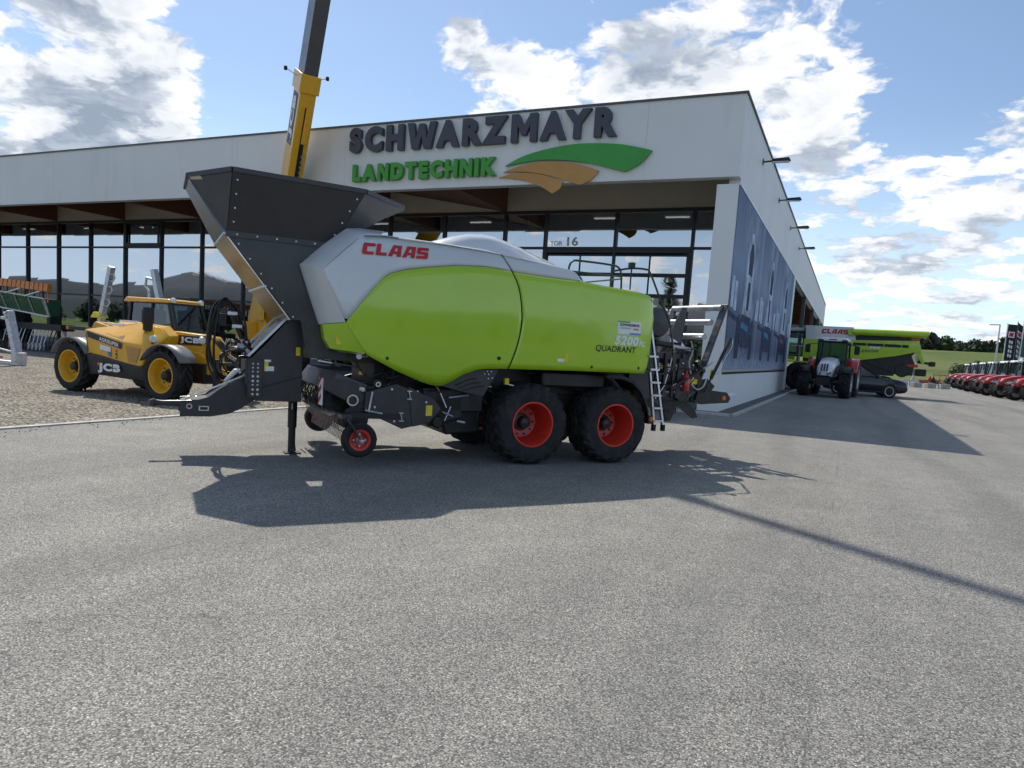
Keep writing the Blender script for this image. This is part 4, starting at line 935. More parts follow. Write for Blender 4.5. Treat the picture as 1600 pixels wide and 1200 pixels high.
MB().prism([(2.95, 1.13), (2.60, 1.10), (2.28, .92), (2.32, .80), (2.62, .82), (2.95, .98)], 'y', 1.06, 1.09).obj('crop_press_arm', 'anthracite', ba, smooth=0, bevel=.008)
MB().lathe([(.055, 0), (.075, 0), (.075, .03), (.055, .03)], (2.60, 1.10, .86), (0, 1, 0), 20, close=True).obj('spring_ring', 'steel', ba)
MB().lathe([(.0, .02), (.03, .018), (.045, .0)], (2.47, 1.09, 1.0), (0, 1, 0), 12).obj('pivot_cap', 'steel', ba)
for s in (1, -1):
    mk = MB().box(2.96, 2.98, s * .86, s * 1.03, .78, 1.12).obj('marker_board', 'white_print', ba, smooth=0)
    for k in range(3):
        z0 = .79 + k * .12; MB().add([(2.984, s * .87, z0), (2.984, s * 1.02, z0 + .08), (2.984, s * 1.02, z0 + .14), (2.984, s * .87, z0 + .06)], [(0, 1, 2, 3)]).obj('marker_stripe', 'logo_red', ba, smooth=0)
    # gauge wheel with its fork
    wheel(ba, (2.53, s * 1.24, .37), .225, .15, .125, 'red_rim', s, lugs=1, lug_h=.004, style='block', dish=.3, hub=.03, hubmat='galv', bolts=4, lug_w=.01, name='gauge_tyre')
    f_ = MB(); f_.bar((2.53, s * 1.345, .37), (2.72, s * 1.345, .66), .018, .085, up=(0, s, 0)); f_.box(2.66, 2.78, s * 1.10, s * 1.354, .64, .70); f_.obj('gauge_wheel_fork', 'anthracite', ba, smooth=0)
    MB().bar((2.70, s * 1.14, .67), (1.95, s * 1.14, .66), .05, .07).obj('gauge_wheel_arm', 'black_metal', ba, smooth=0)
    MB().cyl((2.40, s * 1.17, .72), (2.36, s * 1.17, .98), .013, 8).obj('height_spindle', 'galv', ba)
    MB().cyl((2.45, s * 1.17, .74), (2.22, s * 1.17, .70), .013, 8).obj('height_handle', 'galv', ba)
dr = MB(); dr.tube([(2.62, .98, .98), (2.30, 1.0, 1.02), (2.12, .98, 1.06), (2.02, .9, 1.12), (1.98, .86, 1.30)], .03, 10); dr.obj('pivot_tube', 'anthracite', ba)
MB().lathe([(.0, .06), (.025, .06), (.03, .03), (.06, .02), (.065, -.08), (.0, -.08)], (2.26, 1.0, 1.07), (0, 1, 0), 18).obj('gearbox_shaft', 'black_metal', ba)
MB().lathe([(.018, .0), (.036, .0), (.036, .01), (.018, .01)], (2.26, 1.061, 1.07), (0, 1, 0), 16, close=True).obj('shaft_ring', 'steel', ba)
MB().lathe([(.0, .05), (.03, .04), (.036, .0)], (2.45, .9, 1.18), (0, 0, 1), 12).obj('beacon_cap', 'amber', ba)
MB().lathe([(.0, .02), (.034, .018), (.038, .0)], (2.52, 1.04, 1.42), (0, 1, 0), 16).obj('pressure_gauge', 'white_print', ba)
MB().cyl((2.48, 1.02, 1.42), (2.40, 1.02, 1.43), .014, 8).obj('gauge_pipe', 'galv', ba)
# drum, springs and rods behind the pick-up
MB().lathe([(.0, .05), (.07, .05), (.09, .03), (.09, -.05), (0, -.05)], (1.38, .95, .58), (0, 1, 0), 18).obj('belt_pulley', 'black_metal', ba)
MB().prism([(1.5, .50), (1.0, .62), (1.0, .95), (1.5, .9)], 'y', -1.0, .95).obj('feeder_housing', 'black_metal', ba, smooth=0, bevel=.03)
for (a, e, r, m) in (((1.38, 1.02, .98), (1.28, 1.02, .78), .012, 'steel'), ((1.34, 1.04, .72), (1.18, 1.04, .66), .014, 'steel'), ((1.25, 1.02, .92), (.95, 1.0, .96), .012, 'galv'), ((1.12, 1.04, .60), (1.0, 1.04, .58), .016, 'galv'), ((1.30, 1.04, .60), (1.22, 1.04, .80), .010, 'steel'), ((1.52, 1.0, 1.0), (1.1, 1.0, 1.05), .012, 'black_metal')):
    MB().cyl(a, e, r, 8).obj('control_rod', m, ba)
MB().tube([(.84, 1.0, .92), (.80, 1.05, .80), (.82, 1.05, .62), (.88, 1.0, .52), (.98, .98, .50)], .008, 6).obj('brake_line', 'hose', ba)

# ---- ladder, rails, rear bale chute
ld = MB(); ld.bar((-2.0, 1.16, 1.42), (-2.16, 1.16, .60), .03, .05, up=(0, 1, 0)).bar((-1.95, 1.05, 2.44), (-2.34, 1.16, .58), .03, .05, up=(0, 1, 0)); ladder = ld.obj('ladder_rails', 'alu', ba, smooth=0)
for k in range(6):
    z = .66 + k * .20; x = -2.34 + (z - .58) * .205; xa = -2.16 + (z - .60) * .195
    if k > 3: xa = x + .17
    MB().box(min(x, xa), max(x, xa), 1.10, 1.20, z - .014, z + .014).obj('ladder_rung', 'alu', ladder, smooth=0)
for x, xx in ((-2.17, -2.16), (-2.35, -2.34)): MB().box(x - .02, x + .03, 1.13, 1.19, .50, .60).obj('ladder_foot', 'rubber', ladder, smooth=0)
def curve(pts, n=6):
    P_ = [Vector(p) for p in pts]; out = []
    for a in range(len(P_) - 1):
        p0, p1, p2, p3 = P_[max(a - 1, 0)], P_[a], P_[a + 1], P_[min(a + 2, len(P_) - 1)]
        for q in range(n):
            t = q / n; out.append(.5 * ((2 * p1) + (p2 - p0) * t + (2 * p0 - 5 * p1 + 4 * p2 - p3) * t * t + (3 * p1 - p0 - 3 * p2 + p3) * t ** 3))
    return out + [P_[-1]]
for y in (1.0, -1.0):
    MB().tube(curve([(-.52, y, 2.72), (-.52, y, 2.88), (-.58, y, 2.97), (-.72, y, 2.985), (-1.2, y, 2.985), (-1.38, y, 2.96), (-1.44, y, 2.85), (-1.46, y, 2.62)]), .016, 8).obj('guard_rail', 'anthracite', ba)
    MB().cyl((-.53, y, 2.82), (-1.45, y, 2.83), .013, 8).obj('guard_rail_bar', 'anthracite', ba)
    MB().cyl((-1.26, y, 2.98), (-1.26, y, 2.64), .014, 8).obj('guard_rail_post', 'anthracite', ba)
    MB().tube(curve([(-1.30, y, 2.90), (-1.6, y, 2.97), (-1.88, y, 2.985), (-1.98, y, 2.93), (-2.18, y + .06, 2.52), (-2.35, y + .10, 2.2), (-2.46, y + .10, 1.8), (-2.50, y + .08, 1.5), (-2.44, y, 1.40), (-2.2, y - .1, 1.38)]), .016, 8).obj('hand_rail', 'anthracite', ba)
MB().cyl((-1.46, -1.0, 2.80), (-1.46, 1.0, 2.80), .013, 8).obj('cross_rail', 'anthracite', ba)
cm = MB(); cm.box(-1.66, -1.58, .96, 1.04, 2.98, 3.06).cyl((-1.62, 1.0, 2.65), (-1.62, 1.0, 2.98), .012, 8); cm.obj('camera_mount', 'black_plastic', ba, bevel=.008)
# rear plates of the bale chamber
for s in (1, -1):
    MB().prism([(-1.95, 2.45), (-2.30, 2.50), (-2.42, 2.25), (-2.48, 1.95), (-2.46, 1.45), (-2.40, .98), (-2.2, .86), (-1.95, 1.0)], 'y', s * .66, s * .70).obj('chamber_side_plate', 'anthracite', ba, smooth=0, bevel=.008)
    MB().tube([(-2.44, s * .72, 2.44), (-2.66, s * .72, 2.12), (-2.80, s * .72, 1.80), (-2.66, s * .72, 1.2), (-2.5, s * .72, .98)], .012, 6).obj('plate_edge_strip', 'alu', ba)
    MB().prism([(-2.95, 1.66), (-3.32, 1.62), (-3.36, 1.10), (-3.1, .92), (-2.92, 1.0)], 'y', s * .67, s * .695).obj('tensioner_plate', 'anthracite', ba, smooth=0, bevel=.006)
    tb = MB()
    for (x, z) in ((-3.02, 1.58), (-3.24, 1.56), (-3.02, 1.20), (-3.20, 1.06), (-3.04, 1.40), (-3.26, 1.34)): tb.cyl((x, s * .69, z), (x, s * .71, z), .016, 8)
    tb.obj('tensioner_bolts', 'galv', ba)
for s in (1, -1):
    for z in (1.02, 1.34, 1.70): MB().bar((-2.36, s * .58, z), (-3.30, s * .58, z - .04), .09, .10).obj('channel_rail', 'anthracite' if z > 1.5 else 'black_metal', ba, smooth=0, bevel=.006)
    for k in range(5): MB().box(-2.56 - k * .18, -2.50 - k * .18, s * .60, s * .66, 1.0, 1.74).obj('channel_rib', 'anthracite', ba, smooth=0, bevel=.004)
    MB().cyl((-2.52, s * .70, 1.88), (-3.2, s * .70, 1.80), .035, 12).obj('density_ram', 'steel', ba); MB().cyl((-2.40, s * .70, 1.89), (-2.75, s * .70, 1.86), .05, 12).obj('density_cylinder', 'black_metal', ba)
MB().box(-3.25, -2.4, -.56, .56, 1.0, 1.06).obj('channel_floor', 'black_metal', ba, smooth=0)
for k in range(6): MB().box(-2.42, -2.36, -.60, .60, 1.2 + k * .18, 1.30 + k * .18).obj('channel_rib', 'black_metal', ba, smooth=0)
# folded chute with three rollers
for s in (1, -1):
    arm = MB(); arm.bar((-3.34, s * .66, 1.12), (-3.86, s * .66, 2.62), .035, .15, up=(0, 1, 0)); chute_arm = arm.obj('chute_arm', 'anthracite', ba, smooth=0, bevel=.008)
    MB().prism([(-2.72, 2.02), (-2.95, 2.50), (-3.05, 2.50), (-3.0, 1.9)], 'y', s * .63, s * .65).obj('chute_hinge_plate', 'anthracite', ba, smooth=0)
    MB().prism([(-3.42, 1.2), (-3.62, 1.15), (-4.05, 1.12), (-4.14, 1.02), (-4.10, .94), (-3.5, .90), (-3.36, .98)], 'y', s * .60, s * .70).obj('light_bracket', 'black_metal', ba, smooth=0, bevel=.008)
    MB().lathe([(.0, .02), (.035, .018), (.045, .0)], (-3.98, s * .70, 1.02), (0, s, 0), 14).obj('rear_light', 'orange_lens', ba)
    MB().tube([(-4.08, s * .66, 1.06), (-4.22, s * .66, 1.09), (-4.30, s * .66, 1.06)], .014, 6).obj('hook', 'steel', ba)
    MB().prism([(-2.75, 1.0), (-3.2, .98), (-3.5, .78), (-3.56, .66), (-3.46, .64), (-3.1, .86), (-2.98, .60), (-2.88, .58), (-2.84, .72)], 'y', s * .50, s * .56).obj('chute_support', 'black_metal', ba, smooth=0, bevel=.006)
    cyl_ = MB(); cyl_.cyl((-3.62, s * .74, 1.35), (-3.98, s * .74, 2.05), .03, 10); cyl_.cyl((-3.50, s * .74, 1.1), (-3.62, s * .74, 1.35), .016, 8); cyl_.obj('chute_cylinder', 'black_metal', ba)
    MB().tube(curve([(-4.0, s * .76, 2.05), (-3.98, s * .78, 1.9), (-3.86, s * .78, 1.72), (-3.80, s * .76, 1.5), (-3.70, s * .76, 1.42)]), .007, 5).obj('safety_chain', 'galv', ba)
    decal('warning_sticker', 'sticker_yellow', -3.62, -3.70, 1.32, 1.50, y=s * .70 if s > 0 else s * .70, lift=.004 * s)
text('chute_lettering', 'www.schwarzmayr.at', 'white_print', ba, (-3.455, .678, 1.36), Vector((-.328, 0, .945)), Vector((.945, 0, .328)), .95, .065, bold=.02, off=.006)
for (x, z) in ((-3.80, 2.56), (-3.60, 2.30), (-3.48, 2.05)):
    MB().cyl((x, -.64, z), (x, .64, z), .052, 20).obj('chute_roller', 'roller_steel', ba)
MB().box(-3.02, -2.9, -.62, .62, 1.86, 1.92).obj('chute_crossbar', 'black_metal', ba, smooth=0)
MB().prism([(-2.9, 1.85), (-3.25, 1.85), (-2.95, 2.15)], 'y', .15, .45).obj('reflector_plate', 'alu', ba, smooth=0)
ex = MB(); ex.lathe([(.0, .0), (.06, .0), (.065, .02), (.065, .24), (.04, .28), (.02, .30), (.02, .34), (0, .34)], (-3.10, .72, 1.12), (0, 0, 1), 16); ex.obj('fire_extinguisher', 'red_paint', ba)
MB().box(-3.36, -3.22, .64, .70, 1.24, 1.32).obj('warning_tag', 'sticker_yellow', ba, smooth=0)
MB().tube(curve([(-3.18, .74, 1.40), (-3.10, .76, 1.60), (-3.16, .75, 1.78), (-3.12, .74, 1.95)]), .014, 6).obj('rope', 'concrete', ba)
MB().tube(curve([(-3.18, .72, 1.28), (-3.30, .76, 1.16), (-3.44, .76, 1.20), (-3.52, .74, 1.34)]), .010, 6).obj('chain_loop', 'galv', ba)
MB().tube(curve([(-2.55, .6, .90), (-2.75, .72, .78), (-2.95, .7, .74), (-2.98, .66, .82)]), .010, 6).obj('light_cable', 'hose', ba)

rr_ = random.Random(31)
for s in (1, -1):
    MB().lathe([(.0, .06), (.10, .06), (.22, .04), (.25, .0), (.25, -.03), (0, -.03)], (-2.42, s * .72, 2.22), (0, s, 0), 22).obj('side_fan_cover', 'anthracite', ba)
    MB().bar((-3.28, s * .70, 1.62), (-3.46, s * .70, 1.45), .05, .12, up=(0, 1, 0)).obj('chute_latch', 'black_metal', ba, smooth=0)
    MB().cyl((-2.75, s * .76, 1.15), (-3.40, s * .76, 1.50), .028, 10).obj('chute_ram', 'black_metal', ba); MB().cyl((-3.40, s * .76, 1.50), (-3.62, s * .74, 1.62), .014, 8).obj('chute_ram_rod', 'steel', ba)
    MB().prism([(-3.30, .95), (-3.62, .98), (-3.80, 1.22), (-3.62, 1.34), (-3.34, 1.30)], 'y', s * .62, s * .655).obj('chute_knuckle', 'black_metal', ba, smooth=0, bevel=.006)
    for k in range(4):
        p0 = Vector((-2.5, s * .74, 1.0 + k * .25)); p1 = Vector((-2.9 - .1 * k, s * .78, .95 + k * .28 + rr_.uniform(-.08, .08))); p2 = Vector((-3.25, s * .74, 1.15 + k * .16))
        MB().tube(curve([p0, p1, p2]), .010, 6).obj('hydraulic_hose', 'hose', ba)
for k in range(3): MB().box(-3.36, -3.28, -.60, .60, 1.15 + k * .2, 1.25 + k * .2).obj('channel_crossbar', 'black_metal', ba, smooth=0, bevel=.006)
MB().box(-3.9, -3.4, -.62, .62, .96, 1.04).obj('rear_bumper_beam', 'black_metal', ba, smooth=0, bevel=.01)
for s in (1, -1): MB().box(-4.02, -3.90, s * .34, s * .60, .94, 1.10).obj('rear_lamp_block', 'logo_red', ba, bevel=.01)
# more pick-up machinery: springs, brackets, hoses
for k in range(9):
    x = rr_.uniform(1.1, 2.5); z = rr_.uniform(.95, 1.22); e = Vector((x + rr_.uniform(-.28, .28), rr_.uniform(.85, 1.06), z + rr_.uniform(-.12, .1)))
    MB().cyl((x, rr_.uniform(.85, 1.06), z), e, rr_.uniform(.008, .02), 8).obj('linkage_rod', rr_.choice(('galv', 'black_metal', 'steel')), ba)
for k in range(5):
    x = 2.5 - k * .3; MB().tube(curve([(x, .8, 1.34), (x - .1, 1.0, 1.20 + rr_.uniform(-.05, .05)), (x - .28, 1.02, 1.22), (x - .45, .9, 1.30)]), .011, 6).obj('hydraulic_hose', 'hose', ba)
sp_ = MB(); n_ = 60
sp_.tube([(2.20 - .30 * i / n_, 1.0 + .03 * math.cos(i * .9), 1.16 - .02 * i / n_ + .03 * math.sin(i * .9)) for i in range(n_)], .006, 5); sp_.obj('relief_spring', 'black_metal', ba)
for (x, z) in ((2.10, 1.02), (1.75, 1.0), (2.32, .78), (2.05, .60), (1.62, .86)): MB().lathe([(.0, .014), (.014, .012), (.018, 0)], (x, 1.152, z), (0, 1, 0), 10).obj('shield_bolt', 'galv', ba)
# panel latches and hinge caps on the side covers
for (x, z) in ((2.2, 1.42), (-.9, 1.45), (-1.75, 1.47)): MB().lathe([(.0, .008), (.016, .008), (.022, 0)], (x, bodyY(x, z) + .001, z), (0, 1, 0), 14).obj('panel_lock', 'black_plastic', ba)

MB().prism([(.62, .40), (1.15, .36), (1.30, .70), (1.20, 1.0), (.62, 1.0)], 'y', -.62, .72).obj('feeder_drive_cover', 'black_metal', ba, smooth=0, bevel=.03)
MB().prism([(-.45, .62), (-.95, .62), (-.95, 1.0), (-.45, 1.0)], 'y', -.6, .5).obj('axle_frame', 'black_metal', ba, smooth=0, bevel=.02)
# ================================================================== compact telehandler
mat('jcb_dark', (.022, .022, .024), .45, var=.15, dirt=.10)
mat('fender_grey', (.16, .17, .18), .4, var=.1)
def cab_box(parent, x0, x1, y0, y1, z0, z1, frame, slope_f=.12, slope_r=.0, taper=.04, pr=.035):
    """glazed cab: four corner posts, beams and one pane per side"""
    lo = [(x0, y0), (x1, y0), (x1, y1), (x0, y1)]; hi = [(x0 + slope_r, y0 + taper), (x1 - slope_f, y0 + taper), (x1 - slope_f, y1 - taper), (x0 + slope_r, y1 - taper)]
    b = MB()
    for (a, c) in zip(lo, hi): b.bar((*a, z0), (*c, z1), pr * 2, pr * 2, up=(0, 1, 0))
    for i in range(4):
        j = (i + 1) % 4; b.bar((*hi[i], z1), (*hi[j], z1), pr * 2, pr * 2); b.bar((*lo[i], z0), (*lo[j], z0), pr * 2, pr * 1.6)
    fr = b.obj('cab_frame', frame, parent, smooth=0)
    for i in range(4):
        j = (i + 1) % 4
        MB().add([(*lo[i], z0), (*lo[j], z0), (*hi[j], z1), (*hi[i], z1)], [(0, 1, 2, 3)]).obj('cab_window', 'cab_glass', parent, smooth=0)
    return fr
def seat(parent, x, y, z):
    b = MB(); b.box(x - .24, x + .26, y - .25, y + .25, z, z + .14).box(x - .32, x - .20, y - .24, y + .24, z + .12, z + .70); b.obj('driver_seat', 'black_plastic', parent, bevel=.04)
    b = MB(); b.tube([(x + .50, y, z - .2), (x + .42, y, z + .25)], .03, 8); b.lathe([(.17, -.012), (.19, 0), (.17, .012)], (x + .42, y, z + .27), (-.4, 0, 1), 20, close=True); b.obj('steering_wheel', 'black_plastic', parent)

th = thing('telehandler', 'yellow and black telehandler with lowered boom parked on gravel', 'telehandler', (-14.55, 11.65, 0), 0.)
for x in (-1.495, 1.495):
    for s in (-1, 1): wheel(th, (x, s * .94, .575), .575, .42, .36, 'jcb_yellow', s, lugs=15, lug_h=.045, style='chevron', dish=.75, hub=.10, hubmat='jcb_dark', bolts=8, lug_w=.075)
MB().box(-1.95, 1.95, -.40, .40, .42, .86).obj('chassis', 'jcb_dark', th, bevel=.02)
for x in (-1.495, 1.495): MB().cyl((x, -.75, .575), (x, .75, .575), .11, 12).obj('axle', 'jcb_dark', th)
# engine pod on the near side
o_ = [(-1.02, 1.44), (-.90, .92), (-.35, .86), (.25, .77), (.62, .70), (.86, .74), (1.0, 1.08), (.82, 1.18), (.30, 1.21)]
i_ = [(-1.10, 1.50), (-1.0, .86), (-.35, .80), (.25, .74), (.62, .68), (.90, .72), (1.10, 1.40), (.90, 1.58), (.30, 1.66)]
ipeak = [(-1.12, 1.52), (-1.0, .86), (-.35, .80), (.25, .74), (.62, .68), (.90, .72), (1.12, 1.42), (.85, 1.62), (-.70, 1.70)]
pod = MB(); pod.hexa([(x, -1.08, z) for x, z in o_], [(x, -.62, z) for x, z in i_]); pod.hexa([(x, -.615, z) for x, z in i_], [(x, -.36, z) for x, z in ipeak]); pod.obj('engine_cover', 'jcb_yellow', th, smooth=30, bevel=.02, fix=True)
mat('jcb_tan', (.50, .27, .07), .35, coat=.3, var=.08)
MB().add([(.36, -1.092, 1.14), (.44, -1.092, .80), (.68, -1.092, .78), (.82, -1.092, 1.10)], [(0, 1, 2, 3)]).obj('cover_inset', 'jcb_tan', th, smooth=0)
MB().hexa([(-.95, -1.10, .92), (-.95, -.50, .92), (-.95, -.50, .42), (-.95, -1.04, .45)], [(.92, -1.10, .72), (.92, -.50, .72), (.92, -.50, .40), (.92, -1.04, .40)]).obj('fuel_tank', 'jcb_dark', th, smooth=0, bevel=.03, fix=True)
text('brand_lettering', 'JCB', 'white_print', th, (-.52, -1.105, .50), (1, 0, 0), (0, 0, 1), .74, .22, bold=.07, off=.010)
MB().box(-.53, -.45, -1.118, -1.112, .66, .72).obj('brand_mark', 'orange_lens', th, smooth=0)
MB().add([(-.93, -1.096, 1.40), (-.90, -1.096, 1.27), (.22, -1.096, 1.06), (.24, -1.096, 1.19)], [(0, 1, 2, 3)]).obj('model_strip', 'jcb_dark', th, smooth=0)
text('model_lettering', 'AGRISUPER', 'white_print', th, (-.50, -1.098, 1.215), Vector((1, 0, -.185)), (0, 0, 1), .66, .085, bold=.03, off=.006)
MB().add([(-.48, -1.097, 1.13), (-.48, -1.097, 1.02), (-.12, -1.097, .97), (-.12, -1.097, 1.08)], [(0, 1, 2, 3)]).obj('dealer_sticker', 'white_print', th, smooth=0)
MB().add([(-.22, -1.098, .99), (-.20, -1.098, .88), (-.10, -1.098, .87), (-.12, -1.098, .975)], [(0, 1, 2, 3)]).obj('dealer_sticker', 'sticker_blue', th, smooth=0)
for k in range(3): MB().box(.04, .08, -1.099, -1.095, .84 + k * .075, .89 + k * .075).obj('badge', 'logo_red' if k != 1 else 'black_print', th, smooth=0)
for r_ in range(2):
    for k in range(6):
        x = -.62 + k * .10 + r_ * .1; y = -.82 + r_ * .24; MB().box(x, x + .055, y - .02, y + .02, 1.56 + r_ * .09, 1.605 + r_ * .09).obj('vent_slot', 'white_paint', th, smooth=0)
MB().lathe([(.0, .50), (.10, .50), (.125, .42), (.125, .18), (.10, .12), (.10, .0), (0, 0)], (.62, -.76, 1.50), (0, 0, 1), 20).obj('air_intake', 'black_plastic', th)
# cab on the far side
MB().box(-1.25, .42, .14, 1.05, .72, 1.52).obj('cab_base', 'jcb_yellow', th, bevel=.02)
cab_box(th, -1.22, .40, .16, 1.05, 1.52, 2.17, 'jcb_dark', slope_f=.22, slope_r=.05, taper=.03)
rf = MB(); rf.hexa([(-1.34, .08, 2.15), (.24, .08, 2.16), (.24, 1.12, 2.16), (-1.34, 1.12, 2.15)], [(-1.28, .13, 2.27), (.16, .13, 2.25), (.16, 1.07, 2.25), (-1.28, 1.07, 2.27)]); rf.obj('cab_roof', 'jcb_yellow', th, bevel=.03)
seat(th, -.55, .6, 1.30)
for y in (.2, .98): MB().lathe([(.0, .05), (.055, .045), (.065, .0), (.05, -.05), (0, -.06)], (.24, y, 2.22), (1, 0, 0), 14).obj('work_light', 'clear_lens', th)
# boom
MB().bar((-1.75, -.10, 1.42), (1.75, -.10, 1.28), .34, .40).obj('boom', 'jcb_yellow', th, bevel=.02)
MB().prism([(1.60, 1.46), (1.95, 1.46), (2.30, 1.10), (2.48, .52), (2.30, .46), (2.05, .92), (1.62, 1.08)], 'y', -.24, .04).obj('boom_nose', 'jcb_yellow', th, smooth=0, bevel=.02)
MB().prism([(.9, 1.12), (1.7, 1.10), (2.1, .9), (2.0, .62), (1.5, .70), (.95, .62)], 'y', -.34, .14).obj('front_frame', 'jcb_yellow', th, smooth=0, bevel=.02)
MB().box(1.00, 1.72, -.286, -.274, 1.24, 1.44).obj('boom_badge', 'jcb_dark', th, smooth=0)
text('boom_lettering', 'JCB', 'white_print', th, (1.06, -.288, 1.265), (1, 0, -.02), (0, 0, 1), .60, .15, bold=.06, off=.004)
cr = MB(); cr.box(2.46, 2.54, -.62, .42, .25, .33).box(2.46, 2.54, -.62, .42, .85, .93)
for y in (-.58, -.1, .36): cr.box(2.44, 2.56, y - .04, y + .04, .2, 1.0)
cr.obj('fork_carriage', 'jcb_dark', th, bevel=.01)
for (x, y, z) in ((1.0, -.92, 1.33), (1.75, -.30, 1.36)): MB().lathe([(.0, .05), (.07, .045), (.085, .0), (.06, -.06), (0, -.07)], (x, y, z), (1, -.3, 0), 16).obj('headlight', 'clear_lens', th)
MB().bar((.95, -.92, 1.0), (.98, -.92, 1.3), .04, .04).obj('headlight_stalk', 'jcb_dark', th)
for x in (-1.495, 1.495):
    arc = [(x + .68 * math.cos(R_(a)), .58 + .66 * math.sin(R_(a))) for a in range(28, 165, 14)]; n = len(arc)
    for s in (-1, 1):
        q = MB(); q.add([(a, s * .70, z) for a, z in arc] + [(a, s * 1.16, z) for a, z in arc], [(i, i + 1, n + i + 1, n + i) for i in range(n - 1)]); q.obj('mudguard', 'fender_grey', th, smooth=60, solid=.02)
MB().bar((-2.35, -.55, 1.43), (-1.72, -.45, 1.43), .09, .09).obj('rear_light_bar', 'jcb_dark', th, bevel=.01); MB().box(-2.42, -2.34, -.60, -.50, 1.39, 1.47).obj('rear_light', 'orange_lens', th, bevel=.01)
MB().bar((-1.75, -.42, 1.43), (-1.1, -.30, 1.3), .05, .05).obj('light_bracket', 'jcb_dark', th)
MB().prism([(-2.0, .75), (-1.2, .75), (-1.1, 1.5), (-1.75, 1.62), (-2.0, 1.3)], 'y', -.34, .14).obj('rear_frame', 'jcb_yellow', th, smooth=0, bevel=.02)

MB().bar((.42, 1.06, 2.0), (.62, 1.30, 1.98), .03, .03).obj('mirror_arm', 'jcb_dark', th); MB().box(.58, .64, 1.20, 1.42, 1.72, 2.02).obj('mirror', 'black_plastic', th, bevel=.02)
MB().bar((.30, .15, 1.55), (.13, .17, 2.14), .05, .05, up=(0, 1, 0)).obj('door_post', 'jcb_dark', th, smooth=0); MB().bar((-.45, .155, 1.55), (-.42, .165, 2.14), .045, .03, up=(0, 1, 0)).obj('door_post', 'jcb_dark', th, smooth=0)
MB().bar((.41, .5, 1.56), (.30, .7, 1.95), .012, .02).obj('wiper', 'black_plastic', th)
for k in range(5): MB().tube([(1.55, -.26 + k * .05, 1.46), (1.95, -.24 + k * .05, 1.44), (2.32, -.22 + k * .05, 1.15), (2.44, -.2 + k * .05, .75)], .014, 6).obj('boom_hose', 'hose', th)
for k in range(7): MB().box(-.80 + k * .22, -.64 + k * .22, -1.108, -1.104, .455, .465).obj('tank_seam', 'black_print', th, smooth=0)
MB().box(-.2, .1, -1.115, -1.108, .62, .64).obj('tank_handle', 'black_plastic', th, smooth=0); MB().cyl((-.75, -1.0, .9), (-.75, -1.0, .97), .06, 12).obj('fuel_cap', 'black_plastic', th)
MB().add([(-.98, -1.09, 1.36), (-.90, -1.09, .96), (-.88, -1.09, .96), (-.96, -1.09, 1.36)], [(0, 1, 2, 3)]).obj('cover_gap', 'black_print', th, smooth=0)
# ================================================================== tall telehandler with raised boom
tb = thing('telehandler', 'tall yellow telehandler behind the hopper with boom raised high above the roof', 'telehandler', (-22.95, 23.85, 0), R_(-31.8))
# boom axis in local coordinates: x forward, tilted 63.7 degrees, pivot above the rear axle
pv = Vector((.0, 0, 1.9)); el = R_(63.7); bd = Vector((math.cos(el), 0, math.sin(el))); bn = Vector((math.sin(el), 0, -math.cos(el)))   # bn: underside normal
for x in (-1.1, 1.7):
    for s in (-1, 1): wheel(tb, (x, s * .98, .62), .62, .44, .36, 'jcb_yellow', s, lugs=15, lug_h=.045, style='chevron', dish=.7, hub=.1, hubmat='jcb_dark', lug_w=.075)
MB().box(-1.9, 2.3, -.6, .6, .5, 1.05).obj('chassis', 'jcb_yellow', tb, bevel=.03)
for s in (-1, 1): MB().prism([(-1.5, 1.0), (-1.6, 2.2), (-.6, 3.35), (.1, 3.3), (.8, 2.3), (1.9, 1.75), (1.9, 1.0)], 'y', s * .42, s * .48).obj('turret_plate', 'jcb_yellow', tb, smooth=0, bevel=.01)
MB().box(-1.7, .2, -.98, -.46, 1.05, 2.0).obj('engine_cover', 'jcb_yellow', tb, bevel=.05)
MB().box(-.2, 1.6, .46, 1.05, 1.05, 1.5).obj('cab_base', 'jcb_yellow', tb, bevel=.03)
cab_box(tb, -.2, 1.5, .5, 1.15, 1.5, 2.7, 'jcb_dark', slope_f=.3); MB().box(-.3, 1.3, .45, 1.2, 2.7, 2.8).obj('cab_roof', 'jcb_yellow', tb, bevel=.03); seat(tb, .4, .82, 1.45)
bx = MB(); bx.box(.55, 1.25, -.70, -.48, 2.05, 2.55); bx.obj('control_box', 'jcb_yellow', tb, bevel=.02)
def boom_sec(name, m, l0, l1, w, d, off=0.):
    a = pv + bd * l0 + bn * off; c = pv + bd * l1 + bn * off
    return MB().bar(a, c, w, d, up=tuple(-bn)).obj(name, m, tb, bevel=.03)
boom_sec('boom_outer_section', 'jcb_yellow', -.4, 10.3, .60, .96)
mat('boom_grey', (.075, .076, .082), .3, coat=.2, var=.08, vs=1.)
boom_sec('boom_inner_section', 'boom_grey', 10.0, 16.5, .52, .88); boom_sec('boom_third_section', 'boom_grey', 16.4, 21.0, .36, .60); boom_sec('boom_end_section', 'boom_grey', 20.9, 25.0, .24, .34)
def bp(l, y, o): return pv + bd * l + bn * o + Vector((0, y, 0))
hd = MB(); hd.bar(bp(9.7, 0, 0), bp(10.34, 0, 0), .74, 1.10, up=tuple(-bn)); hd.obj('boom_collar', 'jcb_yellow', tb, bevel=.03)
ug = MB(); ug.bar(bp(1.5, .04, .486), bp(9.2, .04, .486), .16, .02, up=tuple(-bn)); ug.obj('boom_channel', 'jcb_dark', tb, smooth=0)
for k in range(4): MB().tube([bp(1.5, -.02 + k * .035, .49), bp(4., .0 + k * .035, .50), bp(7., -.02 + k * .04, .49), bp(9.0, .02 + k * .03, .51)], .014, 6).obj('boom_hose', 'hose', tb)
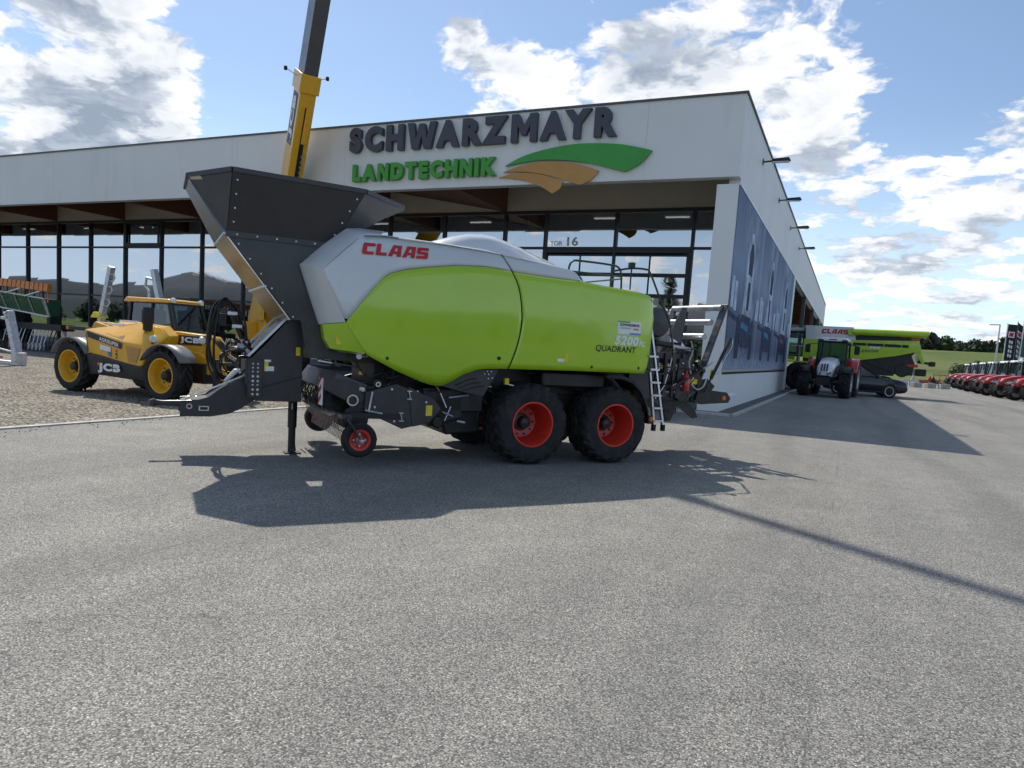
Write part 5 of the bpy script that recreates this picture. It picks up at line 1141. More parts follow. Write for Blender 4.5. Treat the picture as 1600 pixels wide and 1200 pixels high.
MB().bar(bp(7.9, .10, .52), bp(9.3, .12, .52), .22, .12, up=tuple(-bn)).obj('hose_cover', 'jcb_yellow', tb, bevel=.02)
for k in range(5): MB().cyl(bp(6.6 + k * .2, .1, .49), bp(6.75 + k * .2, .16, .56), .03, 8).obj('hose_fitting', 'steel', tb)
sd = -.30
MB().add([bp(7.7, sd - .006, -.34), bp(9.6, sd - .006, -.34), bp(9.6, sd - .006, .28), bp(7.7, sd - .006, .28)], [(0, 1, 2, 3)]).obj('boom_badge', 'jcb_dark', tb, smooth=0)
text('boom_lettering', 'JCB', 'white_print', tb, bp(7.95, sd - .008, .22), tuple(bd), tuple(-bn), 1.55, .50, bold=.07, off=.006)
MB().add([bp(7.76, sd - .012, .05), bp(7.88, sd - .012, .05), bp(7.88, sd - .012, .17), bp(7.76, sd - .012, .17)], [(0, 1, 2, 3)]).obj('brand_mark', 'orange_lens', tb, smooth=0)
for s in (-1, 1):
    MB().cyl(bp(10.15, s * .36, -.1), bp(10.3, s * .78, -.15), .014, 6).obj('lamp_stalk', 'steel', tb)
    e = bp(10.3, s * .78, -.15); MB().box(e.x - .05, e.x + .05, e.y - .06, e.y + .06, e.z - .08, e.z + .07).obj('boom_lamp', 'black_plastic', tb, bevel=.03)
lc = MB(); lc.cyl((1.3, 0, 1.3), bp(3.6, 0, .30), .09, 12); lc.obj('lift_cylinder', 'steel', tb)

# ================================================================== tractors
mat('tractor_red', (.50, .022, .018), .28, coat=.6, var=.05)
mat('tractor_white', (.72, .75, .78), .3, coat=.5, var=.04)
mat('rim_silver', (.55, .56, .57), .4, metal=.3, var=.06)
mat('skin_grille', (.03, .034, .05), .35)
def tractor(root, bonnet, fender, roof, rim, big=True):
    RF, RR = (.76, 1.0) if big else (.66, .88)
    for s in (-1, 1):
        wheel(root, (1.45, s * .98, RF), RF, .58, .40, rim, s, lugs=16, lug_h=.06, style='chevron', dish=.4, hub=.13, lug_w=.09)
        wheel(root, (-1.35, s * .98, RR), RR, .66, .52, rim, s, lugs=18, lug_h=.065, style='chevron', dish=.5, hub=.16, lug_w=.10)
    MB().box(-1.9, 1.9, -.33, .33, .62, 1.15).obj('chassis', 'black_metal', root, bevel=.03)
    MB().cyl((1.45, -.8, RF), (1.45, .8, RF), .14, 12).obj('front_axle', 'black_metal', root); MB().cyl((-1.35, -.8, RR), (-1.35, .8, RR), .2, 12).obj('rear_axle', 'black_metal', root)
    # bonnet: rounded nose falling forward
    st = [(-.15, .46, 1.10, 2.10), (.6, .46, 1.08, 2.06), (1.2, .45, 1.06, 1.97), (1.75, .42, 1.05, 1.80), (2.05, .37, 1.06, 1.62), (2.18, .28, 1.12, 1.42)]
    if not big: st = [(x, w * .92, z0 - .06, z1 - .20) for x, w, z0, z1 in st]
    b = MB(); rings = []
    for (x, w, z0, z1) in st:
        h = z1 - z0
        rings.append([(x, -w * .86, z0), (x, -w, z0 + h * .35), (x, -w * .97, z0 + h * .7), (x, -w * .72, z0 + h * .94), (x, 0, z1), (x, w * .72, z0 + h * .94), (x, w * .97, z0 + h * .7), (x, w, z0 + h * .35), (x, w * .86, z0)])
    n = 9; vs = [p for r in rings for p in r]
    b.add(vs, [(i * n + j, i * n + j + 1, (i + 1) * n + j + 1, (i + 1) * n + j) for i in range(len(st) - 1) for j in range(n - 1)] + [tuple((len(st) - 1) * n + j for j in range(n))]); bo = b.obj('bonnet', bonnet, root, smooth=45, fix=True)
    dz = 0. if big else .16
    for y in (-.13, 0, .13): MB().add([(2.03, y - .045, 1.70 - dz), (2.03, y + .045, 1.70 - dz), (2.225, y + .035, 1.33 - dz), (2.225, y - .035, 1.33 - dz)], [(0, 1, 2, 3)]).obj('grille_slot', 'skin_grille', bo, smooth=0, solid=.012)
    for s in (-1, 1): MB().add([(2.215, s * .14, 1.22 - dz), (2.13, s * .33, 1.32 - dz), (2.14, s * .33, 1.22 - dz), (2.215, s * .16, 1.14 - dz)], [(0, 1, 2, 3)]).obj('headlight', 'skin_grille', bo, smooth=0, solid=.02)
    for s in (-1, 1): MB().add([(.2, s * .472, 1.2), (1.5, s * .462, 1.2), (1.4, s * .462, 1.6 - dz), (.2, s * .472, 1.75 - dz)], [(0, 1, 2, 3)]).obj('side_grille', 'skin_grille', bo, smooth=0, solid=.008)
    # front linkage
    fl = MB(); fl.box(1.95, 2.35, -.32, .32, .62, 1.0)
    for s in (-1, 1): fl.bar((2.2, s * .36, .7), (2.65, s * .40, .5), .07, .12)
    fl.obj('front_linkage', 'black_metal', root, bevel=.02)
    # cab
    cab_box(root, -1.55, .05, -.74, .74, 1.35, 2.92, 'black_metal', slope_f=.18, slope_r=.08, taper=.06, pr=.045)
    MB().box(-1.5, 0., -.7, .7, 1.0, 1.36).obj('cab_floor', 'black_metal', root, smooth=0)
    rf = MB(); rf.hexa([(-1.62, -.78, 2.94), (.10, -.74, 2.94), (.10, .74, 2.94), (-1.62, .78, 2.94)], [(-1.5, -.66, 3.14), (-.05, -.62, 3.12), (-.05, .62, 3.12), (-1.5, .66, 3.14)]); rf.obj('cab_roof', roof, root, bevel=.05)
    for s in (-1, 1): MB().box(.06, .13, s * .46, s * .72, 2.93, 3.02).obj('roof_light', 'skin_grille', root, bevel=.01)
    seat(root, -.85, 0, 1.5)
    for s in (-1, 1):
        arc = [(-1.35 + (RR + .10) * math.cos(R_(a)), RR + (RR + .08) * math.sin(R_(a))) for a in range(15, 141, 14)]; n = len(arc)
        q = MB(); q.add([(x, s * .62, z) for x, z in arc] + [(x, s * 1.22, z) for x, z in arc] + [(x, s * 1.28, z - .07) for x, z in arc], [(i, i + 1, n + i + 1, n + i) for i in range(n - 1)] + [(n + i, n + i + 1, 2 * n + i + 1, 2 * n + i) for i in range(n - 1)]); q.obj('rear_mudguard', fender, root, smooth=60, solid=.03)
        arc = [(1.45 + (RF + .08) * math.cos(R_(a)), RF + (RF + .07) * math.sin(R_(a))) for a in range(40, 151, 14)]; n = len(arc)
        q = MB(); q.add([(x, s * .72, z) for x, z in arc] + [(x, s * 1.24, z) for x, z in arc], [(i, i + 1, n + i + 1, n + i) for i in range(n - 1)]); q.obj('front_mudguard', 'black_plastic', root, smooth=60, solid=.025)
        MB().bar((-.1, s * .74, 2.80), (.1, s * 1.22, 2.72), .04, .04).obj('mirror_arm', 'black_metal', root); MB().box(.06, .14, s * 1.08, s * 1.34, 2.28, 2.72).obj('mirror', 'black_plastic', root, bevel=.03)
        MB().box(.06, .5, s * .5, s * .86, .5, 1.3).obj('fuel_tank_step', 'black_plastic', root, bevel=.04)
    MB().cyl((.12, -.62, 1.3), (.10, -.66, 3.0), .07, 12).obj('exhaust', 'black_metal', root)
st = thing('tractor', 'white and red tractor facing the yard with white slotted nose beside the hall wall', 'tractor', (-.95, 45.0, 0), R_(-96)); st.scale = (1.07, 1.07, 1.07)
tractor(st, 'tractor_white', 'tractor_red', 'tractor_white', 'rim_silver', big=True)
MB().box(.101, .106, -.20, .20, 3.0, 3.05).obj('roof_badge', 'logo_red', st, smooth=0)
# row of red tractors at the far side of the yard
row0 = thing('tractor', 'red tractor with white cab roof in the row beside the flagpoles', 'tractor', (13.4, 71.8, 0), R_(196), 'red tractors parked in a row')
tractor(row0, 'tractor_red', 'tractor_red', 'tractor_red', 'rim_silver', big=False)
row0.scale = (1.0, 1.0, 1.06)
row0['label'] = 'red tractor with red cab roof at the near end of the tractor row'
spots = [(13.6, 67.0, 199), (13.2, 77.0, 194), (13.4, 83.0, 198), (13.4, 90.0, 192), (13.8, 98.0, 197), (14.2, 107.0, 193), (14.8, 118.0, 196)]
for i, (x, y, a) in enumerate(spots):
    c = copy_tree(row0); c.location = (x, y, 0); c.rotation_euler = (0, 0, R_(a))
    if i != 0:
        for ch in c.children:
            if ch.name.startswith('cab_roof'):
                ch.data = ch.data.copy(); ch.data.materials[0] = MATS['tractor_white']
    c['label'] = ('red tractor with red cab roof at the end of the row farthest from the field', 'red tractor with white cab roof, sixth in the row counted from the field', 'red tractor with white cab roof, fifth in the row counted from the field', 'red tractor with white cab roof, fourth in the row counted from the field',
                  'red tractor with white cab roof, third in the row counted from the field', 'red tractor with white cab roof, second in the row counted from the field', 'red tractor with white cab roof at the field end of the row')[i]
row0['label'] = 'red tractor with red cab roof, seventh in the row counted from the field'

# ================================================================== combine harvester (side on, front under the canopy)
cb = thing('combine_harvester', 'lime green combine harvester with long unloading auger folded back, half under canopy', 'combine', (0, 53.6, 0), R_(180))
# local x: forward = world -X, so local x = -X ; near side is local y = +1.6
def cx(X): return -X
MB().prism([(cx(-.2), 3.50), (cx(3.85), 3.66), (cx(4.05), 3.02), (cx(2.6), 2.62), (cx(.5), 2.20), (cx(-1.6), 2.05), (cx(-2.9), 2.2), (cx(-2.9), 3.45)], 'y', 1.50, 1.56).obj('side_panel', 'claas_green', cb, smooth=0, bevel=.02)
MB().prism([(cx(-.2), 3.50), (cx(3.85), 3.66), (cx(4.05), 3.02), (cx(2.6), 2.62), (cx(.5), 2.20), (cx(-1.6), 2.05), (cx(-2.9), 2.2), (cx(-2.9), 3.45)], 'y', -1.56, -1.50).obj('side_panel', 'claas_green', cb, smooth=0, bevel=.02)
MB().prism([(cx(-2.85), 1.2), (cx(2.6), 1.35), (cx(3.7), 2.9), (cx(3.75), 3.60), (cx(-2.85), 3.40)], 'y', -1.46, 1.46).obj('main_body', 'black_metal', cb, smooth=0)
MB().prism([(cx(3.80), 3.64), (cx(4.02), 3.02), (cx(4.3), 2.3), (cx(4.15), 2.2), (cx(3.70), 2.9)], 'y', -1.49, 1.49).obj('rear_hood', 'claas_green', cb, smooth=0, bevel=.02)
MB().prism([(cx(.9), 2.20), (cx(1.9), 2.45), (cx(3.5), 2.75), (cx(3.75), 2.2), (cx(3.70), 1.45), (cx(2.9), 1.42), (cx(1.2), 2.0)], 'y', 1.38, 1.48).obj('straw_chopper_shield', 'black_metal', cb, smooth=0, bevel=.02)
MB().lathe([(.0, .05), (.40, .05), (.44, 0), (.44, -.1)], (cx(3.1), 1.47, 1.75), (0, 1, 0), 24).obj('chopper_cover', 'black_metal', cb)
MB().box(cx(3.95), cx(3.1), 1.25, 1.49, 1.98, 2.16).obj('red_guard', 'red_paint', cb, bevel=.02)
MB().box(cx(4.5), cx(3.9), -.9, .9, 1.45, 1.9).obj('spreader', 'black_metal', cb, bevel=.05)
MB().bar((cx(3.9), 1.2, 2.35), (cx(4.75), 1.2, 2.25), .12, .16).obj('rear_light_arm', 'black_metal', cb)
MB().box(cx(4.9), cx(4.55), 1.05, 1.35, 2.1, 2.4).obj('rear_light', 'black_plastic', cb, bevel=.03)
dk = MB(); dk.box(cx(3.3), cx(.1), 1.561, 1.575, 3.18, 3.36); dk.obj('cooling_grille', 'black_plastic', cb, smooth=0)
for k in range(3): MB().box(cx(.9 + k * 1.0) - .02, cx(.9 + k * 1.0) + .02, 1.575, 1.59, 3.18, 3.36).obj('grille_bar', 'claas_green', cb, smooth=0)
dk = MB(); dk.box(cx(3.4), cx(.1), 1.3, 1.5, 3.50, 3.82); dk.obj('engine_deck', 'black_metal', cb, smooth=0)
MB().box(cx(3.9), cx(2.8), .2, 1.3, 3.66, 4.02).obj('red_engine_guard', 'red_paint', cb, bevel=.03)
MB().box(cx(3.6), cx(.4), -1.3, 1.2, 3.60, 4.16).obj('engine_housing', 'black_metal', cb, bevel=.04)
tk = MB(); tk.hexa([(cx(-2.8), -1.5, 3.42), (cx(.25), -1.5, 3.50), (cx(.25), 1.52, 3.50), (cx(-2.8), 1.52, 3.42)], [(cx(-2.9), -1.5, 4.34), (cx(.05), -1.5, 4.34), (cx(.05), 1.50, 4.34), (cx(-2.9), 1.50, 4.34)]); tk.obj('grain_tank', 'claas_white', cb, smooth=0, bevel=.03)
block_text('brand_lettering', 'CLAAS', 'logo_red', cb, (cx(-1.86), 1.516, 3.86), U, V, 1.6, .30, .16, off=.012)
text('model_lettering', 'LEXION', 'black_print', cb, (cx(.50), 1.56, 2.74), Vector((-1, 0, .05)), V, 1.12, .17, bold=.03, shear=.15, off=.006)
text('model_number', '760', 'white_print', cb, (cx(1.08), 1.56, 3.0), Vector((-1, 0, .05)), V, .64, .17, bold=.04, shear=.15, off=.006)
au = MB(); au.tube([(cx(.0), 1.72, 4.04), (cx(4.35), 1.72, 4.06)], .21, 18); au.obj('unloading_auger', 'claas_green', cb)
sp = MB(); sp.tube([(cx(4.34), 1.72, 4.06), (cx(4.5), 1.72, 4.0), (cx(4.68), 1.72, 3.78), (cx(4.78), 1.72, 3.52)], [.23, .25, .24, .22], 14); sp.obj('auger_spout', 'black_plastic', cb)
MB().lathe([(.0, .25), (.24, .25), (.27, .1), (.27, -.2), (0, -.2)], (cx(-.05), 1.55, 4.02), (0, 1, 0), 18).obj('auger_elbow', 'claas_green', cb)
MB().box(cx(-3.4), cx(-4.8), -1.0, 1.0, 2.0, 2.3).obj('cab_base', 'claas_green', cb, bevel=.03)
cab_box(cb, cx(-2.95), cx(-4.7), -.95, .95, 2.3, 3.95, 'black_metal', slope_f=-.1, slope_r=0., taper=.05, pr=.05)
MB().box(cx(-2.9), cx(-4.95), -1.05, 1.05, 3.95, 4.18).obj('cab_roof', 'claas_white', cb, bevel=.05); seat(cb, cx(-3.6), 0, 2.4)
MB().prism([(cx(-4.3), 1.9), (cx(-6.2), .75), (cx(-6.2), .45), (cx(-3.4), 1.2)], 'y', -.75, .75).obj('feeder_house', 'claas_green', cb, smooth=0, bevel=.03)
for s in (-1, 1):
    wheel(cb, (cx(-3.0), s * 1.45, .95), .95, .75, .46, 'black_metal', s, lugs=18, lug_h=.06, style='chevron', dish=.5, hub=.16, lug_w=.10)
    wheel(cb, (cx(2.2), s * 1.35, .65), .65, .50, .34, 'red_rim', s, lugs=16, lug_h=.05, style='chevron', dish=.4, hub=.12, lug_w=.08)
MB().cyl((cx(-3.0), -1.2, .95), (cx(-3.0), 1.2, .95), .2, 12).obj('front_axle', 'black_metal', cb); MB().cyl((cx(2.2), -1.1, .65), (cx(2.2), 1.1, .65), .14, 12).obj('rear_axle', 'black_metal', cb)
MB().box(cx(-2.4), cx(-4.0), 1.2, 1.75, 1.85, 1.95).obj('side_platform', 'claas_green', cb, smooth=0)
rl = MB()
for X in (-2.4, -3.1, -3.9): rl.cyl((cx(X), 1.72, 1.95), (cx(X), 1.72, 2.95), .02, 6)
rl.cyl((cx(-2.4), 1.72, 2.95), (cx(-3.9), 1.72, 2.95), .02, 6); rl.obj('platform_rail', 'galv', cb)

# ================================================================== dark blue SUV
mat('car_blue', (.007, .011, .026), .25, coat=.5, var=.03, spec=.4)
mat('car_glass', (.02, .024, .03), .06, var=0, spec=.8)
cr = thing('parked_car', 'dark navy SUV parked behind the white and red tractor', 'car', (.92, 50.3, 0), 0.); cr.scale = (1.03, 1.03, 1.2)
def car_ring(x, zb_, zs, hw, tuck=.10): return [(x, -hw + tuck, zb_), (x, -hw, zb_ + .22), (x, -hw - .02, zb_ + (zs - zb_) * .55), (x, -hw + .05, zs - .04), (x, -hw + .16, zs), (x, hw - .16, zs), (x, hw - .05, zs - .04), (x, hw + .02, zb_ + (zs - zb_) * .55), (x, hw, zb_ + .22), (x, hw - tuck, zb_)]
stn = [(-2.28, .45, .80, .70), (-2.2, .32, 1.00, .82), (-1.9, .26, 1.06, .90), (-1.0, .22, 1.06, .92), (.3, .22, 1.04, .92), (.95, .22, 1.03, .92), (1.5, .24, .99, .91), (2.0, .27, .92, .86), (2.25, .32, .82, .78), (2.36, .42, .68, .66)]
b = MB(); n = 10; vs = [p for s_ in stn for p in car_ring(*s_)]
b.add(vs, [(i * n + j, i * n + (j + 1) % n, (i + 1) * n + (j + 1) % n, (i + 1) * n + j) for i in range(len(stn) - 1) for j in range(n)] + [tuple(range(n)), tuple((len(stn) - 1) * n + j for j in range(n - 1, -1, -1))]); b.obj('body', 'car_blue', cr, smooth=50, fix=True)
gh = MB(); gh.hexa([(-2.12, -.80, 1.04), (.78, -.82, 1.02), (.78, .82, 1.02), (-2.12, .80, 1.04)], [(-1.75, -.60, 1.60), (-.32, -.62, 1.62), (-.32, .62, 1.62), (-1.75, .60, 1.60)]); gh.obj('windows', 'car_glass', cr, smooth=0, bevel=.03)
rf = MB(); rf.hexa([(-1.88, -.64, 1.57), (-.26, -.66, 1.59), (-.26, .66, 1.59), (-1.88, .64, 1.57)], [(-1.72, -.54, 1.645), (-.42, -.56, 1.66), (-.42, .56, 1.66), (-1.72, .54, 1.645)]); rf.obj('roof', 'car_blue', cr, smooth=0, bevel=.03)
for s in (-1, 1):
    pl = MB()
    for (a, c) in (((.79, 1.03), (-.28, 1.60)), ((-.35, 1.03), (-.42, 1.60)), ((-1.15, 1.03), (-1.05, 1.60)), ((-2.12, 1.04), (-1.78, 1.58))): pl.bar((a[0], s * .825, a[1]), (c[0], s * .645, c[1]), .04, .07, up=(0, s, 0))
    pl.obj('window_pillars', 'car_blue', cr, smooth=0)
    MB().box(.62, .82, s * .90, s * 1.08, 1.02, 1.16).obj('door_mirror', 'car_blue', cr, bevel=.04)
    MB().add([(2.18, s * .66, .78), (2.33, s * .50, .72), (2.34, s * .46, .66), (2.16, s * .78, .70)], [(0, 1, 2, 3)]).obj('headlight', 'clear_lens', cr, smooth=0, solid=.03)
    MB().box(-1.6, 1.6, s * .90, s * .945, .24, .34).obj('sill', 'black_plastic', cr, bevel=.02)
    for x in (-1.38, 1.42):
        arc = [(x + .40 * math.cos(R_(a)), .36 + .40 * math.sin(R_(a))) for a in range(0, 181, 15)]; q = MB(); m_ = len(arc); q.add([(a, s * .90, z) for a, z in arc] + [(a, s * .955, z) for a, z in arc], [(i, i + 1, m_ + i + 1, m_ + i) for i in range(m_ - 1)]); q.obj('wheel_arch', 'black_plastic', cr, smooth=60, solid=.03)
        MB().lathe([(.0, 0), (.385, 0), (.385, .01), (0, .01)], (x, s * .915, .37), (0, s, 0), 24).obj('arch_liner', 'black_print', cr, smooth=0)
        wheel(cr, (x, s * .86, .345), .345, .23, .23, 'rim_silver', s, lugs=1, lug_h=.004, style='block', dish=.2, hub=.04, hubmat='black_plastic', bolts=5, lug_w=.01)
MB().box(2.30, 2.385, -.5, .5, .40, .56).obj('grille', 'black_plastic', cr, bevel=.03); MB().box(2.37, 2.395, -.26, .26, .46, .56).obj('number_plate', 'white_print', cr, smooth=0)
# ================================================================== implement and galvanised frames on the left
mat('amz_green', (.018, .10, .045), .45, coat=.2, var=.12, dirt=.08)
mat('amz_orange', (.62, .20, .02), .42, coat=.2, var=.15, dirt=.06)
im = thing('seed_drill', 'green seed drill with a row of orange metering heads beside the glazing', 'seed drill', (-35.9, 21.6, 0), R_(4))
# local x along the facade, near side y = -1
tr0 = MB(); tr0.hexa([(-4.5, -.70, 2.30), (2.3, -.70, 1.66), (2.3, -.2, 1.66), (-4.5, -.2, 2.30)], [(-4.5, -1.0, 2.98), (2.35, -1.0, 2.42), (2.35, -.1, 2.42), (-4.5, -.1, 2.98)]); tr0.obj('seed_hopper', 'amz_green', im, smooth=0, bevel=.02)
for k in range(8):
    x = -4.3 + k * .94; z0 = 2.30 - (x + 4.5) * .094; MB().bar((x, -.72, z0), (x + .02, -1.02, z0 + .70), .05, .03, up=(0, 1, 0)).obj('hopper_rib', 'galv', im, smooth=0)
MB().bar((-4.5, -.74, 2.28), (2.34, -.74, 1.64), .05, .06).obj('hopper_lower_rail', 'galv', im, smooth=0); MB().bar((-4.5, -1.02, 3.0), (2.4, -1.02, 2.44), .05, .05).obj('hopper_upper_rail', 'galv', im, smooth=0)
MB().bar((2.36, -.72, 1.62), (2.40, -1.02, 2.46), .08, .05, up=(0, 1, 0)).obj('hopper_end_plate', 'galv', im, smooth=0)
for k in range(24):
    x = -4.4 + k * .30; z = 3.40 - (x + 4.5) * .056 
    hd = MB(); hd.hexa([(x - .13, -1.05, z - .22), (x + .13, -1.05, z - .24), (x + .13, -.75, z - .24), (x - .13, -.75, z - .22)], [(x - .11, -1.0, z + .12), (x + .11, -1.0, z + .11), (x + .11, -.8, z + .11), (x - .11, -.8, z + .12)]); hd.obj('metering_head', 'amz_orange', im, smooth=0, bevel=.02)
    MB().cyl((x, -.9, z - .75), (x + .02, -.92, z - .22), .035, 6).obj('seed_tube', 'amz_orange' if k % 2 else 'black_plastic', im)
for k in range(5): 
    x = -4.0 + k * 1.3; MB().bar((x, -1.08, 2.98 - (x + 4.5) * .08), (x + 1.0, -1.08, 3.22 - (x + 4.5) * .08), .04, .05).obj('cover_strut', 'white_paint', im, smooth=0)
for s in (-1, 1): wheel(im, (-2.3, s * .9, 1.0), 1.0, .6, .5, 'tractor_white', s, lugs=18, lug_h=.06, style='chevron', dish=.5, hub=.15, lug_w=.09)
MB().cyl((-2.3, -.8, 1.0), (-2.3, .8, 1.0), .12, 10).obj('axle', 'black_metal', im)
MB().box(-4.5, 2.6, -.35, .35, 1.0, 1.3).obj('main_frame', 'black_metal', im, smooth=0, bevel=.02)
for k in range(3): MB().box(-3.8 + k * 2.7, -3.6 + k * 2.7, -.3, .3, 1.25, 2.2).obj('frame_post', 'black_metal', im, smooth=0)
ir = random.Random(2)
for k in range(14):
    x = -.9 + k * .26; c_ = MB(); c_.tube([(x, -.45, 1.05), (x + .05, -.62, .7), (x + ir.uniform(-.05, .05), -.70, .35)], .025, 6); c_.lathe([(.0, -.012), (.17, -.012), (.17, .012), (0, .012)], (x, -.72, .22), (.25, 1, 0), 16); c_.obj('coulter', ir.choice(('steel', 'black_metal', 'galv')), im)
MB().bar((-1.2, -.45, 1.05), (2.9, -.45, 1.05), .10, .10).obj('coulter_beam', 'black_metal', im, smooth=0)
for x in (-4.2, 2.4): MB().box(x - .06, x + .06, -.06, .06, 0, 1.02).obj('stand', 'galv', im, smooth=0)

gs = thing('galvanised_stand', 'galvanised leaning post on flat foot frame with a red bar, on the gravel', 'stand', (-24.6, 14.4, 0), 0)
MB().bar((.10, 0, .10), (-.42, 0, 1.74), .20, .24, up=(0, 1, 0)).obj('post', 'galv', gs, bevel=.015)
MB().box(-2.6, .28, -.14, .14, .0, .12).obj('foot_beam', 'galv', gs, bevel=.01); MB().box(-2.0, -.5, -.18, -.145, .20, .26).obj('red_bar', 'red_paint', gs, smooth=0)
MB().box(-.02, .24, -.18, .18, .12, .42).obj('foot_bracket', 'galv', gs, bevel=.01)
MB().bar((-.40, -.05, 1.50), (-.72, -.05, 1.52), .10, .09).obj('pin', 'galv', gs, bevel=.01); MB().bar((-.25, 0, .42), (-1.5, 0, .55), .04, .05).obj('brace', 'galv', gs, smooth=0)
for z in (1.55, 1.68): MB().cyl((-.44, -.13, z), (-.30, -.13, z), .05, 10).obj('bolt', 'steel', gs)

gf = thing('galvanised_arm_frame', 'galvanised implement frame with two upright arms behind the lower telehandler', 'frame', (-22.0, 16.4, 0), 0)
MB().box(-1.9, 2.6, -.3, .3, .35, .55).obj('base_beam', 'galv', gf, bevel=.02)
for x in (-1.7, 2.4): MB().box(x - .1, x + .1, -.4, .4, 0, .36).obj('foot', 'galv', gf, bevel=.02)
a1 = MB().bar((-1.62, 0, .5), (-.78, 0, 3.46), .17, .19, up=(0, 1, 0)).obj('upright_arm', 'galv', gf, bevel=.012)
a2 = MB().bar((2.15, 0, .5), (1.28, 0, 3.40), .17, .19, up=(0, 1, 0)).obj('upright_arm', 'galv', gf, bevel=.012)
for k in range(3):
    z = 2.15 + k * .42; xc = -1.62 + (z - .5) * .284
    MB().tube([(xc + .06, -.02, z), (xc + .25, -.05, z - .02), (xc + .36, -.05, z + .10), (xc + .28, -.04, z + .22), (xc + .10, -.02, z + .2)], .03, 8).obj('hose_hoop', 'galv', gf)
MB().tube([(1.40, -.02, 3.05), (1.0, -.05, 3.12), (.95, -.05, 2.85), (1.1, -.04, 2.7), (1.12, -.04, 2.35), (1.3, -.04, 2.1)], .045, 8).obj('folding_link', 'galv', gf)
MB().cyl((-1.28, .1, 1.7), (1.1, .1, .7), .02, 6).obj('stay_cable', 'steel', gf)
MB().hexa([(-1.62, -.18, 1.72), (-1.15, -.18, 1.72), (-1.15, .18, 1.72), (-1.62, .18, 1.72)], [(-1.55, -.12, 1.92), (-1.22, -.12, 1.92), (-1.22, .12, 1.92), (-1.55, .12, 1.92)]).obj('yellow_cap', 'sticker_yellow', gf, bevel=.02)

# ================================================================== yard lamp, flagpoles, odds and ends at the back of the yard
lp = thing('lamp_post', 'grey yard lamp post with flat head beside the flagpoles', 'lamp', (16.9, 110, 0), R_(170))
MB().tube([(0, 0, 0), (0, 0, 4), (0, 0, 8.4)], [.13, .11, .08], 10).obj('pole', 'galv', lp); MB().box(-.05, 1.15, -.16, .16, 8.34, 8.46).obj('lamp_head', 'galv', lp, bevel=.02); MB().box(.3, 1.1, -.13, .13, 8.325, 8.338).obj('lamp_glass', 'clear_lens', lp, smooth=0)
mat('flag_black', (.012, .014, .018), .7, var=.15)
def flag(x, y, h, sag, label, letters_=True, col='flag_black'):
    f = thing('flagpole', label, 'flag', (x, y, 0), R_(-12 if sag < .5 else 38), 'flagpoles behind the tractor row')
    MB().tube([(0, 0, 0), (0, 0, h * .5), (0, 0, h)], [.07, .055, .04], 8).obj('pole', 'white_paint', f)
    if col:
        L = h * .53; w = 1.05
        def fn(u, v): 
            fold = .10 * math.sin(u * 5 + v * 3) * u; drop = sag * u * (1 - .25 * v)
            return (.06 + u * w * (1 - .35 * sag) , fold, h - .15 - v * L - drop)
        MB().grid(fn, 8, 16).obj('flag_cloth', col, f, smooth=180)
        if letters_:
            def pj2(p):
                u = max(0, min(1, (p.x - .06) / (w * (1 - .35 * sag)))); v = (h - .15 - p.z) / L
                return Vector((p.x, .10 * math.sin(u * 5 + v * 3) * u - .012, p.z - sag * u * (1 - .25 * v)))
            def patch(name, m, x0, x1, z0, z1, lift):
                MB().grid(lambda a, c: pj2(Vector((x0 + (x1 - x0) * a, 0, z0 + (z1 - z0) * c))) - Vector((0, lift, 0)), 4, 3).obj(name, m, f, smooth=0)
            k_ = 1 - .35 * sag; zt_ = h - .15
            patch('flag_emblem', 'white_print', .22 * k_, .90 * k_, zt_ - L * .36, zt_ - L * .20, 0.); patch('flag_emblem_core', 'logo_red', .32 * k_, .80 * k_, zt_ - L * .335, zt_ - L * .225, .004)
            for q in range(4):     # pale marks, too blurred in the photograph to read
                z_ = zt_ - L * (.52 + .125 * q); patch('flag_mark', 'white_print', .40 * k_, .56 * k_, z_, z_ + L * .085, 0.); patch('flag_mark', 'white_print', .64 * k_, .80 * k_, z_ - L * .01, z_ + L * .07, 0.)
    return f
flag(17.7, 110, 8.7, .1, 'flagpole with broad hanging black banner lettered in white')
flag(18.75, 110, 9.0, .55, 'flagpole with narrow twisted black banner next to the broad one')
flag(19.4, 110, 9.9, .25, 'tall flagpole with plain dark green banner', False, 'amz_green')
# implements lying behind the combine
jr = random.Random(21)
def implement(x, y, rz, m, label, n=5):
    t = thing('field_implement', label, 'implement', (x, y, 0), rz)
    MB().bar((-1.4, 0, .62), (1.4, 0, .62), .16, .16).obj('main_beam', m, t, smooth=0); MB().bar((-1.3, .8, .55), (1.3, .8, .55), .12, .12).obj('rear_beam', m, t, smooth=0)
    for k in range(n):
        x_ = -1.25 + k * 2.5 / (n - 1); MB().tube([(x_, 0, .6), (x_, .5, .62), (x_, .85, .35), (x_, .75, .0)], .035, 6).obj('tine', 'black_metal', t)
    MB().prism([(-.35, .62), (.35, .62), (.0, 1.35)], 'y', -.12, -.04).obj('headstock', m, t, smooth=0)
    return t
implement(7.2, 100, .3, 'galv', 'grey cultivator lying behind the combine'); implement(9.0, 96, -.2, 'black_metal', 'black cultivator between the combine and the red tractors')
implement(10.6, 118, .1, 'red_paint', 'red cultivator at the back edge of the yard by the field')
t = thing('barrier_frame', 'red and white barrier frame standing at the field edge', 'barrier', (13.2, 124, 0), 0)
for k in range(5): MB().box(-1.6 + k * .8 - .04, -1.6 + k * .8 + .04, -.04, .04, 0, 1.5).obj('upright', 'red_paint', t, smooth=0)
